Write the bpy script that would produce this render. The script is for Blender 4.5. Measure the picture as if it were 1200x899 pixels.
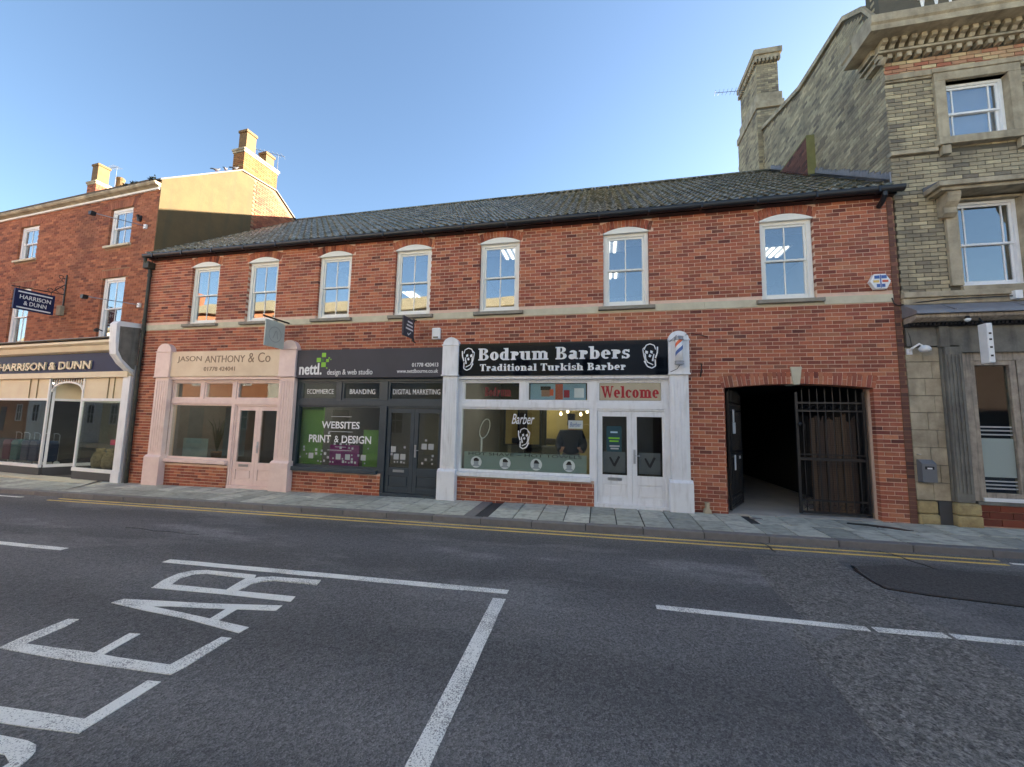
import bpy, math, random
from mathutils import Matrix, Vector
random.seed(7)
for o in list(bpy.data.objects): bpy.data.objects.remove(o)
S = bpy.context.scene
C = S.collection
R = math.radians
# ---------------------------------------------------------------- camera, sky, sun, exposure
S.render.engine = 'CYCLES'
S.render.resolution_x, S.render.resolution_y = 1024, 767
cd = bpy.data.cameras.new('camera'); cam = bpy.data.objects.new('camera', cd); C.objects.link(cam)
cd.sensor_width = 36.0; cd.lens = 36.0 * 460.944 / 1200.0; cd.clip_start = 0.05; cd.clip_end = 2000
cr_, cu_, cf_ = Vector((0.97669308, 0.21365716, 0.02052438)), Vector((0.00115555, -0.10085469, 0.9949005)), Vector((-0.21463759, 0.97168871, 0.09875096))
mw = Matrix(((cr_.x, cu_.x, -cf_.x, 0), (cr_.y, cu_.y, -cf_.y, -8.3), (cr_.z, cu_.z, -cf_.z, 1.65), (0, 0, 0, 1)))
cam.matrix_world = mw
S.camera = cam
SUN = Vector((1.0, 0.80, 0.376)).normalized()
W = bpy.data.worlds.new('World'); S.world = W; W.use_nodes = True
nt = W.node_tree; nt.nodes.clear()
sky = nt.nodes.new('ShaderNodeTexSky'); sky.sky_type = 'NISHITA'; sky.sun_disc = False
sky.sun_elevation = math.asin(SUN.z); sky.sun_rotation = math.atan2(SUN.x, SUN.y)
sky.air_density = 1.0; sky.dust_density = 0.5; sky.ozone_density = 2.0
bg = nt.nodes.new('ShaderNodeBackground'); bg.inputs['Strength'].default_value = 0.050
wo = nt.nodes.new('ShaderNodeOutputWorld')
nt.links.new(sky.outputs[0], bg.inputs[0]); nt.links.new(bg.outputs[0], wo.inputs[0])
sl = bpy.data.lights.new('sun', 'SUN'); sl.energy = 5.0; sl.angle = R(0.53); sl.color = (1.0, 0.88, 0.69)
so = bpy.data.objects.new('sun', sl); C.objects.link(so); so.rotation_euler = (-SUN).to_track_quat('-Z', 'Y').to_euler()
S.view_settings.view_transform = 'Standard'; S.view_settings.look = 'None'; S.view_settings.gamma = 1
S.view_settings.exposure = 2.88
S.cycles.max_bounces = 6; S.cycles.transparent_max_bounces = 12

# ---------------------------------------------------------------- materials
def lin(c):
    return tuple(((x / 255) / 12.92 if x / 255 < .04045 else ((x / 255 + .055) / 1.055) ** 2.4) for x in c)
def mat(name, col, rough=.7, col2=None, nscale=4.0, namt=.5, bump=0.0, bscale=60.0, metal=0.0, spec=.5, ramp=None, streak=None, coat=0):
    """principled material; col..col2 mixed by noise; ramp: list of colours picked per piece; streak: (scale xyz, colour, amount)"""
    m = bpy.data.materials.new(name); m.use_nodes = True
    t = m.node_tree; N = t.nodes; L = t.links; b = N['Principled BSDF']
    b.inputs['Roughness'].default_value = rough; b.inputs['Metallic'].default_value = metal
    b.inputs['Specular IOR Level'].default_value = spec
    if coat: b.inputs['Coat Weight'].default_value = coat
    tc = N.new('ShaderNodeNewGeometry'); pos = tc.outputs['Position']
    out = None
    if ramp:
        at = N.new('ShaderNodeAttribute'); at.attribute_name = 'rnd'
        oi = N.new('ShaderNodeObjectInfo')
        ad = N.new('ShaderNodeMath'); ad.operation = 'ADD'; L.new(at.outputs['Fac'], ad.inputs[0]); L.new(oi.outputs['Random'], ad.inputs[1])
        fr = N.new('ShaderNodeMath'); fr.operation = 'FRACT'; L.new(ad.outputs[0], fr.inputs[0])
        cr = N.new('ShaderNodeValToRGB'); cr.color_ramp.interpolation = 'LINEAR'
        e = cr.color_ramp.elements
        n = len(ramp)
        e[0].position = 0; e[0].color = (*ramp[0], 1); e[1].position = 1; e[1].color = (*ramp[-1], 1)
        for i in range(1, n - 1):
            x = e.new(i / (n - 1)); x.color = (*ramp[i], 1)
        L.new(fr.outputs[0], cr.inputs[0]); out = cr.outputs[0]
    nz = N.new('ShaderNodeTexNoise'); nz.inputs['Scale'].default_value = nscale; nz.inputs['Detail'].default_value = 6; nz.inputs['Roughness'].default_value = .65
    L.new(pos, nz.inputs['Vector'])
    if out is None:
        rgb = N.new('ShaderNodeRGB'); rgb.outputs[0].default_value = (*col, 1); out = rgb.outputs[0]
    c2 = col2 if col2 else tuple(x * .72 for x in (col if not ramp else (1, 1, 1)))
    mr = N.new('ShaderNodeMapRange'); mr.inputs[1].default_value = .38; mr.inputs[2].default_value = .68; mr.inputs[4].default_value = namt
    L.new(nz.outputs['Fac'], mr.inputs[0])
    mx = N.new('ShaderNodeMix'); mx.data_type = 'RGBA'
    if ramp and not col2: mx.blend_type = 'MULTIPLY'
    L.new(mr.outputs[0], mx.inputs[0]); L.new(out, mx.inputs[6]); mx.inputs[7].default_value = (*c2, 1); out = mx.outputs[2]
    if streak:
        sc, scol, am = streak
        mp = N.new('ShaderNodeMapping'); mp.inputs['Scale'].default_value = sc; L.new(pos, mp.inputs[0])
        n2 = N.new('ShaderNodeTexNoise'); n2.inputs['Scale'].default_value = 1; n2.inputs['Detail'].default_value = 5; L.new(mp.outputs[0], n2.inputs['Vector'])
        r2 = N.new('ShaderNodeMapRange'); r2.inputs[1].default_value = .5; r2.inputs[2].default_value = .72; r2.inputs[4].default_value = am; L.new(n2.outputs['Fac'], r2.inputs[0])
        m2 = N.new('ShaderNodeMix'); m2.data_type = 'RGBA'; L.new(r2.outputs[0], m2.inputs[0]); L.new(out, m2.inputs[6]); m2.inputs[7].default_value = (*scol, 1); out = m2.outputs[2]
    L.new(out, b.inputs['Base Color'])
    if bump:
        nb = N.new('ShaderNodeTexNoise'); nb.inputs['Scale'].default_value = bscale; nb.inputs['Detail'].default_value = 4; L.new(pos, nb.inputs['Vector'])
        bp = N.new('ShaderNodeBump'); bp.inputs['Strength'].default_value = bump; bp.inputs['Distance'].default_value = .01
        L.new(nb.outputs['Fac'], bp.inputs['Height']); L.new(bp.outputs[0], b.inputs['Normal'])
    return m
def glass(name, refl, tint=(.9, .93, .93), wob=.02, wscale=1.6):
    m = bpy.data.materials.new(name); m.use_nodes = True; t = m.node_tree; N = t.nodes; L = t.links; N.clear()
    o = N.new('ShaderNodeOutputMaterial'); mx = N.new('ShaderNodeMixShader')
    tr = N.new('ShaderNodeBsdfTransparent'); tr.inputs[0].default_value = (*tint, 1)
    gl = N.new('ShaderNodeBsdfGlossy'); gl.inputs['Roughness'].default_value = .004
    gi = N.new('ShaderNodeNewGeometry'); dt = N.new('ShaderNodeVectorMath'); dt.operation = 'DOT_PRODUCT'; L.new(gi.outputs['True Normal'], dt.inputs[0]); L.new(gi.outputs['Incoming'], dt.inputs[1])
    ab = N.new('ShaderNodeMath'); ab.operation = 'ABSOLUTE'; L.new(dt.outputs['Value'], ab.inputs[0])
    iv = N.new('ShaderNodeMath'); iv.operation = 'SUBTRACT'; iv.inputs[0].default_value = 1; L.new(ab.outputs[0], iv.inputs[1])
    pw = N.new('ShaderNodeMath'); pw.operation = 'POWER'; pw.inputs[1].default_value = 5; L.new(iv.outputs[0], pw.inputs[0])
    ad = N.new('ShaderNodeMath'); ad.operation = 'MULTIPLY_ADD'; ad.inputs[1].default_value = .95; ad.inputs[2].default_value = refl; ad.use_clamp = True
    L.new(pw.outputs[0], ad.inputs[0]); L.new(ad.outputs[0], mx.inputs[0]); L.new(tr.outputs[0], mx.inputs[1]); L.new(gl.outputs[0], mx.inputs[2])
    g = N.new('ShaderNodeNewGeometry'); nz = N.new('ShaderNodeTexNoise'); nz.inputs['Scale'].default_value = wscale; nz.inputs['Detail'].default_value = 0
    L.new(g.outputs['Position'], nz.inputs['Vector']); bp = N.new('ShaderNodeBump'); bp.inputs['Strength'].default_value = wob; bp.inputs['Distance'].default_value = .5
    L.new(nz.outputs['Fac'], bp.inputs['Height']); L.new(bp.outputs[0], gl.inputs['Normal'])
    L.new(mx.outputs[0], o.inputs[0]); return m
def emit(name, col, s):
    m = bpy.data.materials.new(name); m.use_nodes = True; b = m.node_tree.nodes['Principled BSDF']
    b.inputs['Base Color'].default_value = (*col, 1); b.inputs['Emission Color'].default_value = (*col, 1); b.inputs['Emission Strength'].default_value = s; return m
def frost(name, col, a):
    m = bpy.data.materials.new(name); m.use_nodes = True; t = m.node_tree; N = t.nodes; L = t.links
    b = N['Principled BSDF']; b.inputs['Base Color'].default_value = (*col, 1); b.inputs['Roughness'].default_value = .6; b.inputs['Alpha'].default_value = a; return m

RB = [lin(c) for c in ((110, 56, 48), (176, 100, 76), (192, 116, 86), (126, 66, 56), (198, 124, 90), (184, 106, 80), (98, 52, 48), (200, 134, 100), (178, 100, 76), (120, 62, 54), (194, 116, 86), (166, 92, 76), (150, 84, 68), (188, 110, 80), (138, 74, 60), (180, 114, 80))]
YB = [lin(c) for c in ((158, 148, 124), (190, 178, 146), (144, 134, 114), (204, 190, 156), (130, 122, 106), (178, 166, 136), (118, 110, 98), (188, 174, 142), (156, 146, 122))]
LB = [lin(c) for c in ((150, 90, 66), (178, 112, 80), (134, 76, 58), (190, 124, 88), (112, 66, 54), (166, 102, 72), (176, 114, 86), (140, 82, 60))]
M = {}
M['rbrick'] = mat('red_brick', RB[0], .85, ramp=RB, nscale=30, namt=.75, bump=.8, bscale=120, streak=((3.2, 3.2, 5.5), lin((190, 146, 118)), .26))
M['rmortar'] = mat('red_mortar', lin((226, 196, 176)), .95, nscale=9, bump=.3)
M['ybrick'] = mat('yellow_brick', YB[0], .9, ramp=YB, nscale=14, namt=.6, bump=.7, bscale=90, streak=((1.5, 1.5, .8), lin((92, 88, 82)), .6))
M['ymortar'] = mat('grey_mortar', lin((92, 88, 78)), .95, nscale=6, bump=.3)
M['lbrick'] = mat('orange_brick', LB[0], .88, ramp=LB, nscale=14, namt=.5, bump=.5, bscale=140, streak=((.8, .8, .5), lin((104, 70, 56)), .5))
M['lmortar'] = mat('old_mortar', lin((150, 118, 92)), .95, nscale=9, bump=.3)
M['cbrick'] = mat('dark_end_brick', lin((90, 60, 56)), .9, ramp=[lin(c) for c in ((84, 60, 58), (120, 84, 72), (100, 66, 58), (140, 96, 80))], nscale=12, bump=.4)
M['band'] = mat('pale_stone_band', lin((206, 200, 176)), .8, col2=lin((176, 168, 146)), nscale=3, namt=.6, bump=.2)
M['sill'] = mat('grey_stone_sill', lin((150, 145, 132)), .85, col2=lin((110, 106, 96)), nscale=8, bump=.3)
M['white'] = mat('white_paint', (.84, .85, .86), .42, col2=(.60, .62, .64), nscale=5, namt=.35, bump=.08, bscale=30)
M['cream'] = mat('cream_window_paint', (.84, .84, .79), .42, col2=(.74, .74, .68), nscale=6, namt=.35, bump=.05)
M['pwhite'] = mat('peeling_white_paint', (.83, .85, .88), .5, col2=(.72, .74, .77), nscale=4, namt=.5, bump=.15, bscale=25, streak=((14, 14, 2.2), (.36, .34, .32), .25))
M['pink'] = mat('pale_pink_paint', lin((240, 216, 208)), .5, col2=lin((222, 194, 186)), nscale=4, namt=.6, bump=.08, bscale=30)
M['psign'] = mat('cream_signboard', lin((232, 212, 184)), .5, col2=lin((206, 180, 150)), nscale=1.5, namt=.6)
M['pletter'] = mat('tan_lettering', lin((138, 112, 90)), .5)
M['grey'] = mat('blue_grey_paint', lin((62, 72, 80)), .4, col2=lin((50, 58, 66)), nscale=5, namt=.5, bump=.05)
M['gsign'] = mat('charcoal_signboard', lin((74, 74, 82)), .5, col2=lin((66, 66, 72)), nscale=2, spec=.2)
M['bsign'] = mat('glossy_black_signboard', lin((14, 18, 26)), .05, nscale=2, spec=.5)
M['navy'] = mat('navy_signboard', lin((38, 46, 84)), .5, nscale=2, spec=.15)
M['letter'] = mat('white_lettering', (.82, .84, .86), .4)
M['green'] = mat('lime_green_vinyl', lin((130, 200, 40)), .4)
M['dgreen'] = mat('dark_green_vinyl', lin((40, 110, 40)), .4)
M['red'] = mat('red_vinyl', lin((170, 30, 45)), .4)
M['orange'] = mat('orange_vinyl', lin((220, 100, 60)), .4)
M['blue'] = mat('blue_vinyl', lin((60, 100, 170)), .4)
M['skyblue'] = mat('pale_blue_print', lin((170, 200, 220)), .4)
M['black'] = mat('black_iron', (.014, .015, .018), .42, nscale=8, bump=.2, bscale=90)
M['bplastic'] = mat('black_gutter_plastic', (.012, .013, .017), .35, nscale=3)
M['mesh'] = mat('black_wire_mesh', (.012, .012, .014), .6)
M['steel'] = mat('brushed_steel', (.55, .56, .58), .3, metal=.9)
M['greybox'] = mat('grey_powder_coat', lin((112, 116, 122)), .45, bump=.1)
M['stone'] = mat('weathered_buff_stone', lin((184, 172, 148)), .9, col2=lin((120, 110, 92)), nscale=2.5, namt=.8, bump=.5, bscale=40, streak=((5, 5, 1.0), lin((92, 88, 78)), .5))
M['rstone'] = mat('rough_yellow_stone', lin((178, 160, 116)), .95, col2=lin((126, 108, 76)), nscale=6, namt=.8, bump=1.0, bscale=22)
M['gstone'] = mat('weathered_grey_stone', lin((128, 126, 118)), .9, col2=lin((86, 84, 80)), nscale=3, namt=.7, bump=.3, bscale=30, streak=((9, 9, 1.2), lin((60, 58, 60)), .5))
M['timber'] = mat('weathered_timber', lin((176, 164, 148)), .8, col2=lin((118, 112, 106)), nscale=5, namt=.8, streak=((26, 26, 1.6), lin((60, 58, 58)), .6), bump=.3)
M['lead'] = mat('lead_sheet', lin((136, 136, 140)), .5, col2=lin((98, 98, 102)), nscale=4, metal=.1, bump=.2, bscale=12)
M['tile'] = mat('mossy_glint_pantile', lin((70, 66, 60)), .4, ramp=[lin(c) for c in ((78, 73, 64), (118, 110, 94), (98, 94, 74), (134, 124, 106), (70, 67, 60), (110, 106, 86), (150, 142, 126))], nscale=5, namt=.6, col2=lin((84, 84, 54)), bump=.8, bscale=40, spec=.35, streak=((14, 14, 14), lin((206, 204, 196)), .7))  # pale speckle paints sky glints on the tile rolls; the moss is real
M['slate'] = mat('old_slate', lin((84, 80, 78)), .6, ramp=[lin(c) for c in ((64, 62, 62), (90, 84, 78), (74, 70, 68))], nscale=4)
M['render'] = mat('grey_cement_render', lin((102, 84, 56)), .92, col2=lin((78, 66, 46)), nscale=1.6, namt=.6, bump=.3, bscale=30, streak=((6, 6, .5), lin((80, 74, 54)), .6))
M['pot'] = mat('buff_clay_pot', lin((118, 92, 56)), .8, col2=lin((92, 70, 42)), nscale=6, namt=.6)
M['conc'] = mat('concrete', lin((176, 172, 164)), .9, col2=lin((140, 138, 132)), nscale=3, bump=.3)
M['slab'] = mat('riven_paving_slab', lin((132, 134, 138)), .82, ramp=[lin(c) for c in ((172, 174, 162), (202, 203, 190), (190, 192, 180), (158, 160, 150), (208, 208, 194))], nscale=9, namt=.9, bump=1.0, bscale=22, streak=((5, 9, 3), lin((120, 122, 116)), .7))
M['joint'] = mat('paving_joint', lin((62, 62, 64)), .95, bump=.3)
M['kerb'] = mat('kerb_granite', lin((96, 96, 102)), .8, ramp=[lin(c) for c in ((112, 111, 112), (130, 127, 125), (118, 116, 116))], nscale=10, namt=.6, bump=.5, bscale=50)
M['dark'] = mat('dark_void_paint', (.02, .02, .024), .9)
M['wood'] = mat('dark_brown_board', lin((104, 86, 74)), .75, ramp=[lin(c) for c in ((94, 78, 68), (120, 96, 80), (86, 74, 66), (112, 92, 72))], nscale=3, streak=((30, 30, 1.5), lin((50, 42, 38)), .6))
M['room'] = mat('office_wall', (.5, .5, .48), .9)
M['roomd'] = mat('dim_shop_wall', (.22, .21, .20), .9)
M['tan'] = mat('tan_partition', lin((176, 156, 96)), .8)
M['roomg'] = mat('green_shop_wall', lin((120, 160, 80)), .8)
M['purple'] = mat('magenta_display', lin((150, 60, 130)), .7)
M['carpet'] = mat('dark_floor', (.06, .06, .065), .9)
M['upglass'] = glass('sky_reflecting_glass', .30, wob=.006)
M['shopglass'] = glass('shop_window_glass', .045, tint=(.84, .88, .86), wob=.003, wscale=.8)
M['frost'] = frost('frosted_film', lin((176, 190, 186)), .7)
M['fgrey'] = frost('translucent_grey_vinyl', lin((190, 195, 198)), .7)
M['fill_glow'] = emit('added_fill_glow', (1, .90, .74), 4.0)  # glow of the panels added to brighten the shop interiors
M['lamp'] = emit('lit_fluorescent_tube', (1, .93, .78), .55)
M['yellow'] = None
M['skin'] = mat('skin', lin((196, 146, 120)), .6)
M['jacket'] = mat('dark_jacket', (.012, .013, .018), .8)
M['trouser'] = mat('grey_trousers', (.10, .10, .11), .9)
M['hair'] = mat('dark_hair', (.02, .015, .01), .7)
M['sack'] = mat('hessian_sack', lin((164, 150, 116)), .95, col2=lin((110, 98, 70)), nscale=12, namt=.8, bump=.5)
M['bagblue'] = mat('navy_bag_fabric', lin((30, 50, 84)), .8)
M['baggreen'] = mat('teal_bag_fabric', lin((50, 96, 92)), .8)
M['bagred'] = mat('maroon_bag_fabric', lin((96, 30, 52)), .8)
M['pinktag'] = mat('pink_card', lin((235, 70, 120)), .6)
M['shopcream'] = mat('cream_panel', lin((226, 212, 180)), .5, nscale=2, col2=lin((214, 190, 160)), namt=.6)
M['stallgrey'] = mat('dark_grey_stallriser', lin((70, 72, 76)), .6, nscale=5)

# asphalt with aggregate flecks and worn patches
def asphalt(name, base, fleck, worn, wamt, fl_amt, fs=110, lane=False):
    m = bpy.data.materials.new(name); m.use_nodes = True; t = m.node_tree; N = t.nodes; L = t.links; b = N['Principled BSDF']
    b.inputs['Roughness'].default_value = .78; b.inputs['Specular IOR Level'].default_value = .35
    g = N.new('ShaderNodeNewGeometry'); pos = g.outputs['Position']
    n1 = N.new('ShaderNodeTexNoise'); n1.inputs['Scale'].default_value = fs; n1.inputs['Detail'].default_value = 3; n1.inputs['Roughness'].default_value = .8; L.new(pos, n1.inputs['Vector'])
    v = N.new('ShaderNodeTexVoronoi'); v.inputs['Scale'].default_value = fs * .55; L.new(pos, v.inputs['Vector'])
    mp = N.new('ShaderNodeMapping'); mp.inputs['Scale'].default_value = (.45, 1.5, 1); L.new(pos, mp.inputs[0])
    n2 = N.new('ShaderNodeTexNoise'); n2.inputs['Scale'].default_value = .9; n2.inputs['Detail'].default_value = 7; n2.inputs['Roughness'].default_value = .62; L.new(mp.outputs[0], n2.inputs['Vector'])
    if lane:  # wheel tracks polished a little darker, crown between them dustier
        s2 = N.new('ShaderNodeSeparateXYZ'); L.new(pos, s2.inputs[0]); n3 = N.new('ShaderNodeTexNoise'); n3.inputs['Scale'].default_value = .35; n3.inputs['Detail'].default_value = 3; L.new(pos, n3.inputs['Vector'])
        ym = N.new('ShaderNodeMath'); ym.operation = 'MULTIPLY_ADD'; ym.inputs[1].default_value = 4.1; L.new(s2.outputs['Y'], ym.inputs[0]); nm = N.new('ShaderNodeMath'); nm.operation = 'MULTIPLY'; nm.inputs[1].default_value = 3.0; L.new(n3.outputs['Fac'], nm.inputs[0]); L.new(nm.outputs[0], ym.inputs[2])
        sn = N.new('ShaderNodeMath'); sn.operation = 'SINE'; L.new(ym.outputs[0], sn.inputs[0]); track = N.new('ShaderNodeMapRange'); track.inputs[1].default_value = -1; track.inputs[3].default_value = .84; track.inputs[4].default_value = 1.14; L.new(sn.outputs[0], track.inputs[0])
    r1 = N.new('ShaderNodeMapRange'); r1.inputs[1].default_value = .35; r1.inputs[2].default_value = .68; r1.inputs[4].default_value = fl_amt; L.new(n1.outputs['Fac'], r1.inputs[0])
    r2 = N.new('ShaderNodeMapRange'); r2.inputs[1].default_value = .52; r2.inputs[2].default_value = .60; r2.inputs[4].default_value = wamt; L.new(n2.outputs['Fac'], r2.inputs[0])
    if lane:  # the far lane is the more worn one
        sp = N.new('ShaderNodeSeparateXYZ'); L.new(pos, sp.inputs[0]); ly = N.new('ShaderNodeMapRange'); ly.inputs[1].default_value = -4.6; ly.inputs[2].default_value = -3.9; ly.inputs[3].default_value = .25; L.new(sp.outputs['Y'], ly.inputs[0])
        mm = N.new('ShaderNodeMath'); mm.operation = 'MULTIPLY'; L.new(r2.outputs[0], mm.inputs[0]); L.new(ly.outputs[0], mm.inputs[1]); r2 = mm
    a = N.new('ShaderNodeMix'); a.data_type = 'RGBA'; a.inputs[6].default_value = (*base, 1); a.inputs[7].default_value = (*worn, 1); L.new(r2.outputs[0], a.inputs[0])
    c = N.new('ShaderNodeMix'); c.data_type = 'RGBA'; c.inputs[7].default_value = (*fleck, 1); L.new(a.outputs[2], c.inputs[6]); L.new(r1.outputs[0], c.inputs[0])
    vc = N.new('ShaderNodeMapRange'); vc.inputs[1].default_value = 0; vc.inputs[2].default_value = 1; vc.inputs[3].default_value = .55; vc.inputs[4].default_value = 1.45; L.new(v.outputs['Color'], vc.inputs[0])
    d = N.new('ShaderNodeMix'); d.data_type = 'RGBA'; d.blend_type = 'MULTIPLY'; d.inputs[0].default_value = 1; L.new(c.outputs[2], d.inputs[6]); L.new(vc.outputs[0], d.inputs[7])
    if lane:
        e2 = N.new('ShaderNodeMix'); e2.data_type = 'RGBA'; e2.blend_type = 'MULTIPLY'; e2.inputs[0].default_value = 1; L.new(d.outputs[2], e2.inputs[6]); L.new(track.outputs[0], e2.inputs[7]); d = e2
    L.new(d.outputs[2], b.inputs['Base Color'])
    bp = N.new('ShaderNodeBump'); bp.inputs['Strength'].default_value = .9; bp.inputs['Distance'].default_value = .006; L.new(v.outputs['Distance'], bp.inputs['Height']); L.new(bp.outputs[0], b.inputs['Normal'])
    return m
M['asphalt'] = asphalt('road_asphalt', (.054, .053, .053), (.40, .39, .38), (.17, .165, .158), .75, .5, 120, True)
M['patch'] = asphalt('fresh_asphalt_patch', (.052, .049, .047), (.20, .19, .18), (.07, .067, .064), .4, .45)
M['rough'] = asphalt('coarse_stony_asphalt', (.046, .043, .041), (.46, .44, .40), (.065, .062, .058), .7, .6, 60)
M['tar'] = mat('tar_seam', (.012, .012, .013), .4)
def paint(name, col, gap=.5, sc=95):
    m = bpy.data.materials.new(name); m.use_nodes = True; t = m.node_tree; N = t.nodes; L = t.links; b = N['Principled BSDF']; b.inputs['Roughness'].default_value = .7
    g = N.new('ShaderNodeNewGeometry'); mp = N.new('ShaderNodeMapping'); mp.inputs['Scale'].default_value = (1, 1, 1); L.new(g.outputs['Position'], mp.inputs[0])
    v = N.new('ShaderNodeTexNoise'); v.inputs['Scale'].default_value = sc; v.inputs['Detail'].default_value = 5; v.inputs['Roughness'].default_value = .75; L.new(mp.outputs[0], v.inputs['Vector'])
    n2 = N.new('ShaderNodeTexNoise'); n2.inputs['Scale'].default_value = 3; n2.inputs['Detail'].default_value = 4; L.new(g.outputs['Position'], n2.inputs['Vector'])
    ad = N.new('ShaderNodeMath'); ad.operation = 'MULTIPLY_ADD'; ad.inputs[1].default_value = .35; L.new(n2.outputs['Fac'], ad.inputs[0]); L.new(v.outputs['Fac'], ad.inputs[2])
    r = N.new('ShaderNodeMapRange'); r.inputs[1].default_value = .725; r.inputs[2].default_value = .755; r.inputs[4].default_value = gap; L.new(ad.outputs[0], r.inputs[0])
    mx = N.new('ShaderNodeMix'); mx.data_type = 'RGBA'; mx.inputs[6].default_value = (*col, 1); mx.inputs[7].default_value = (.13, .125, .12, 1); L.new(r.outputs[0], mx.inputs[0])
    L.new(mx.outputs[2], b.inputs['Base Color'])
    bp = N.new('ShaderNodeBump'); bp.inputs['Strength'].default_value = .5; bp.inputs['Distance'].default_value = .004; L.new(v.outputs['Fac'], bp.inputs['Height']); L.new(bp.outputs[0], b.inputs['Normal'])
    return m
M['road_white'] = paint('worn_white_road_paint', (.86, .85, .79), .8)
M['yellow'] = paint('worn_yellow_road_paint', (.80, .56, .14), .7)

# ---------------------------------------------------------------- builders
class Frame:
    def __init__(s, o, ang): s.o = Vector(o); s.a = ang
    def w(s, p):
        c, n = math.cos(s.a), math.sin(s.a); return Vector((s.o.x + c * p[0] - n * p[1], s.o.y + n * p[0] + c * p[1], s.o.z + p[2]))
FW = Frame((0, 0, 0), 0.0)
FL = Frame((-12.33, 0, 0), R(-4))
ORG = {}
def root_of(o):
    while o.parent: o = o.parent
    return o
def tag(o, label=None, cat=None, group=None, kind=None):
    if label: o['label'] = label
    if cat: o['category'] = cat
    if group: o['group'] = group
    if kind: o['kind'] = kind
    return o
def thing(name, label, cat, loc=(0, 0, 0), fr=FW, group=None):
    o = bpy.data.objects.new(name, None); C.objects.link(o); o.empty_display_size = .2
    o.location = fr.w(loc); o.rotation_euler = (0, 0, fr.a); ORG[o] = Vector(loc)
    return tag(o, label, cat, group)
class MB:
    def __init__(s): s.v = []; s.f = []; s.r = []; s.m = []; s.cm = 0; s.cr = None
    def face(s, idx, r=None): s.f.append(idx); s.r.append(r if r is not None else (s.cr or 0.0)); s.m.append(s.cm)
    def box(s, x0, x1, y0, y1, z0, z1, r=None, back=True, zx=0, j=0):
        if x1 <= x0 or z1 <= z0 or y1 <= y0: return s
        n = len(s.v)
        J = (lambda: random.uniform(-j, j)) if j else (lambda: 0)
        s.v += [(x0, y0 + J(), z0), (x1, y0 + J(), z0 + zx), (x1, y0 + J(), z1 + zx), (x0, y0 + J(), z1), (x0, y1, z0), (x1, y1, z0 + zx), (x1, y1, z1 + zx), (x0, y1, z1)]
        F = [(0, 1, 2, 3), (1, 5, 6, 2), (4, 0, 3, 7), (3, 2, 6, 7), (0, 4, 5, 1)]
        if back: F.append((5, 4, 7, 6))
        for f in F: s.face(tuple(n + i for i in f), r)
        return s
    def prism(s, pts, axis, a, b, r=None):
        """pts: 2-D outline; axis 'y' -> (x,z) outline run from y=a to y=b ; 'x' -> (y,z); 'z' -> (x,y)"""
        n = len(s.v); k = len(pts)
        def P(p, d): return (p[0], d, p[1]) if axis == 'y' else ((d, p[0], p[1]) if axis == 'x' else (p[0], p[1], d))
        s.v += [P(p, a) for p in pts] + [P(p, b) for p in pts]
        ar = sum(pts[i][0] * pts[(i + 1) % k][1] - pts[(i + 1) % k][0] * pts[i][1] for i in range(k))
        fl = (ar > 0) != (axis == 'y')
        A = list(range(n, n + k)); B = list(range(n + k, n + 2 * k))
        fa = tuple(reversed(A)) if fl else tuple(A); fb = tuple(B) if fl else tuple(reversed(B))
        if a > b: fa, fb = tuple(reversed(fa)), tuple(reversed(fb))
        s.face(fa, r); s.face(fb, r)
        for i in range(k):
            j = (i + 1) % k
            q = (n + i, n + j, n + k + j, n + k + i)
            if not fl: q = tuple(reversed(q))
            if a > b: q = tuple(reversed(q))
            s.face(q, r)
        return s
    def strip(s, pairs, axis, a, b, r=None):
        for (p0, q0), (p1, q1) in zip(pairs, pairs[1:]): s.prism([p0, p1, q1, q0], axis, a, b, r)
        return s
    def sheet(s, pts, r=None):
        n = len(s.v); s.v += [tuple(p) for p in pts]; s.face(tuple(range(n, n + len(pts))), r); return s
    def tube(s, path, rad, n=8, r=None, closed=False):
        path = [Vector(p) for p in path]; rings = []
        for i, p in enumerate(path):
            d = (path[min(i + 1, len(path) - 1)] - path[max(i - 1, 0)])
            if closed: d = path[(i + 1) % len(path)] - path[i - 1]
            d.normalize(); u = d.cross(Vector((0, 0, 1)))
            if u.length < .05: u = d.cross(Vector((0, 1, 0)))
            u.normalize(); w = d.cross(u).normalized()
            rr = rad[i] if isinstance(rad, (list, tuple)) else rad
            b = len(s.v); s.v += [tuple(p + u * (rr * math.cos(2 * math.pi * k / n)) + w * (rr * math.sin(2 * math.pi * k / n))) for k in range(n)]; rings.append(b)
        m = len(rings)
        for i in range(m if closed else m - 1):
            a, b = rings[i], rings[(i + 1) % m]
            for k in range(n): s.face((a + k, a + (k + 1) % n, b + (k + 1) % n, b + k), r)
        if not closed:
            s.face(tuple(reversed(range(rings[0], rings[0] + n))), r); s.face(tuple(range(rings[-1], rings[-1] + n)), r)
        return s
    def lathe(s, c, prof, n=12, r=None, sx=1, sy=1):
        rings = []
        for rr, z in prof:
            b = len(s.v); s.v += [(c[0] + sx * rr * math.cos(2 * math.pi * k / n), c[1] + sy * rr * math.sin(2 * math.pi * k / n), c[2] + z) for k in range(n)]; rings.append(b)
        for a, b in zip(rings, rings[1:]):
            for k in range(n): s.face((a + k, a + (k + 1) % n, b + (k + 1) % n, b + k), r)
        s.face(tuple(reversed(range(rings[0], rings[0] + n))), r); s.face(tuple(range(rings[-1], rings[-1] + n)), r)
        return s
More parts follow.
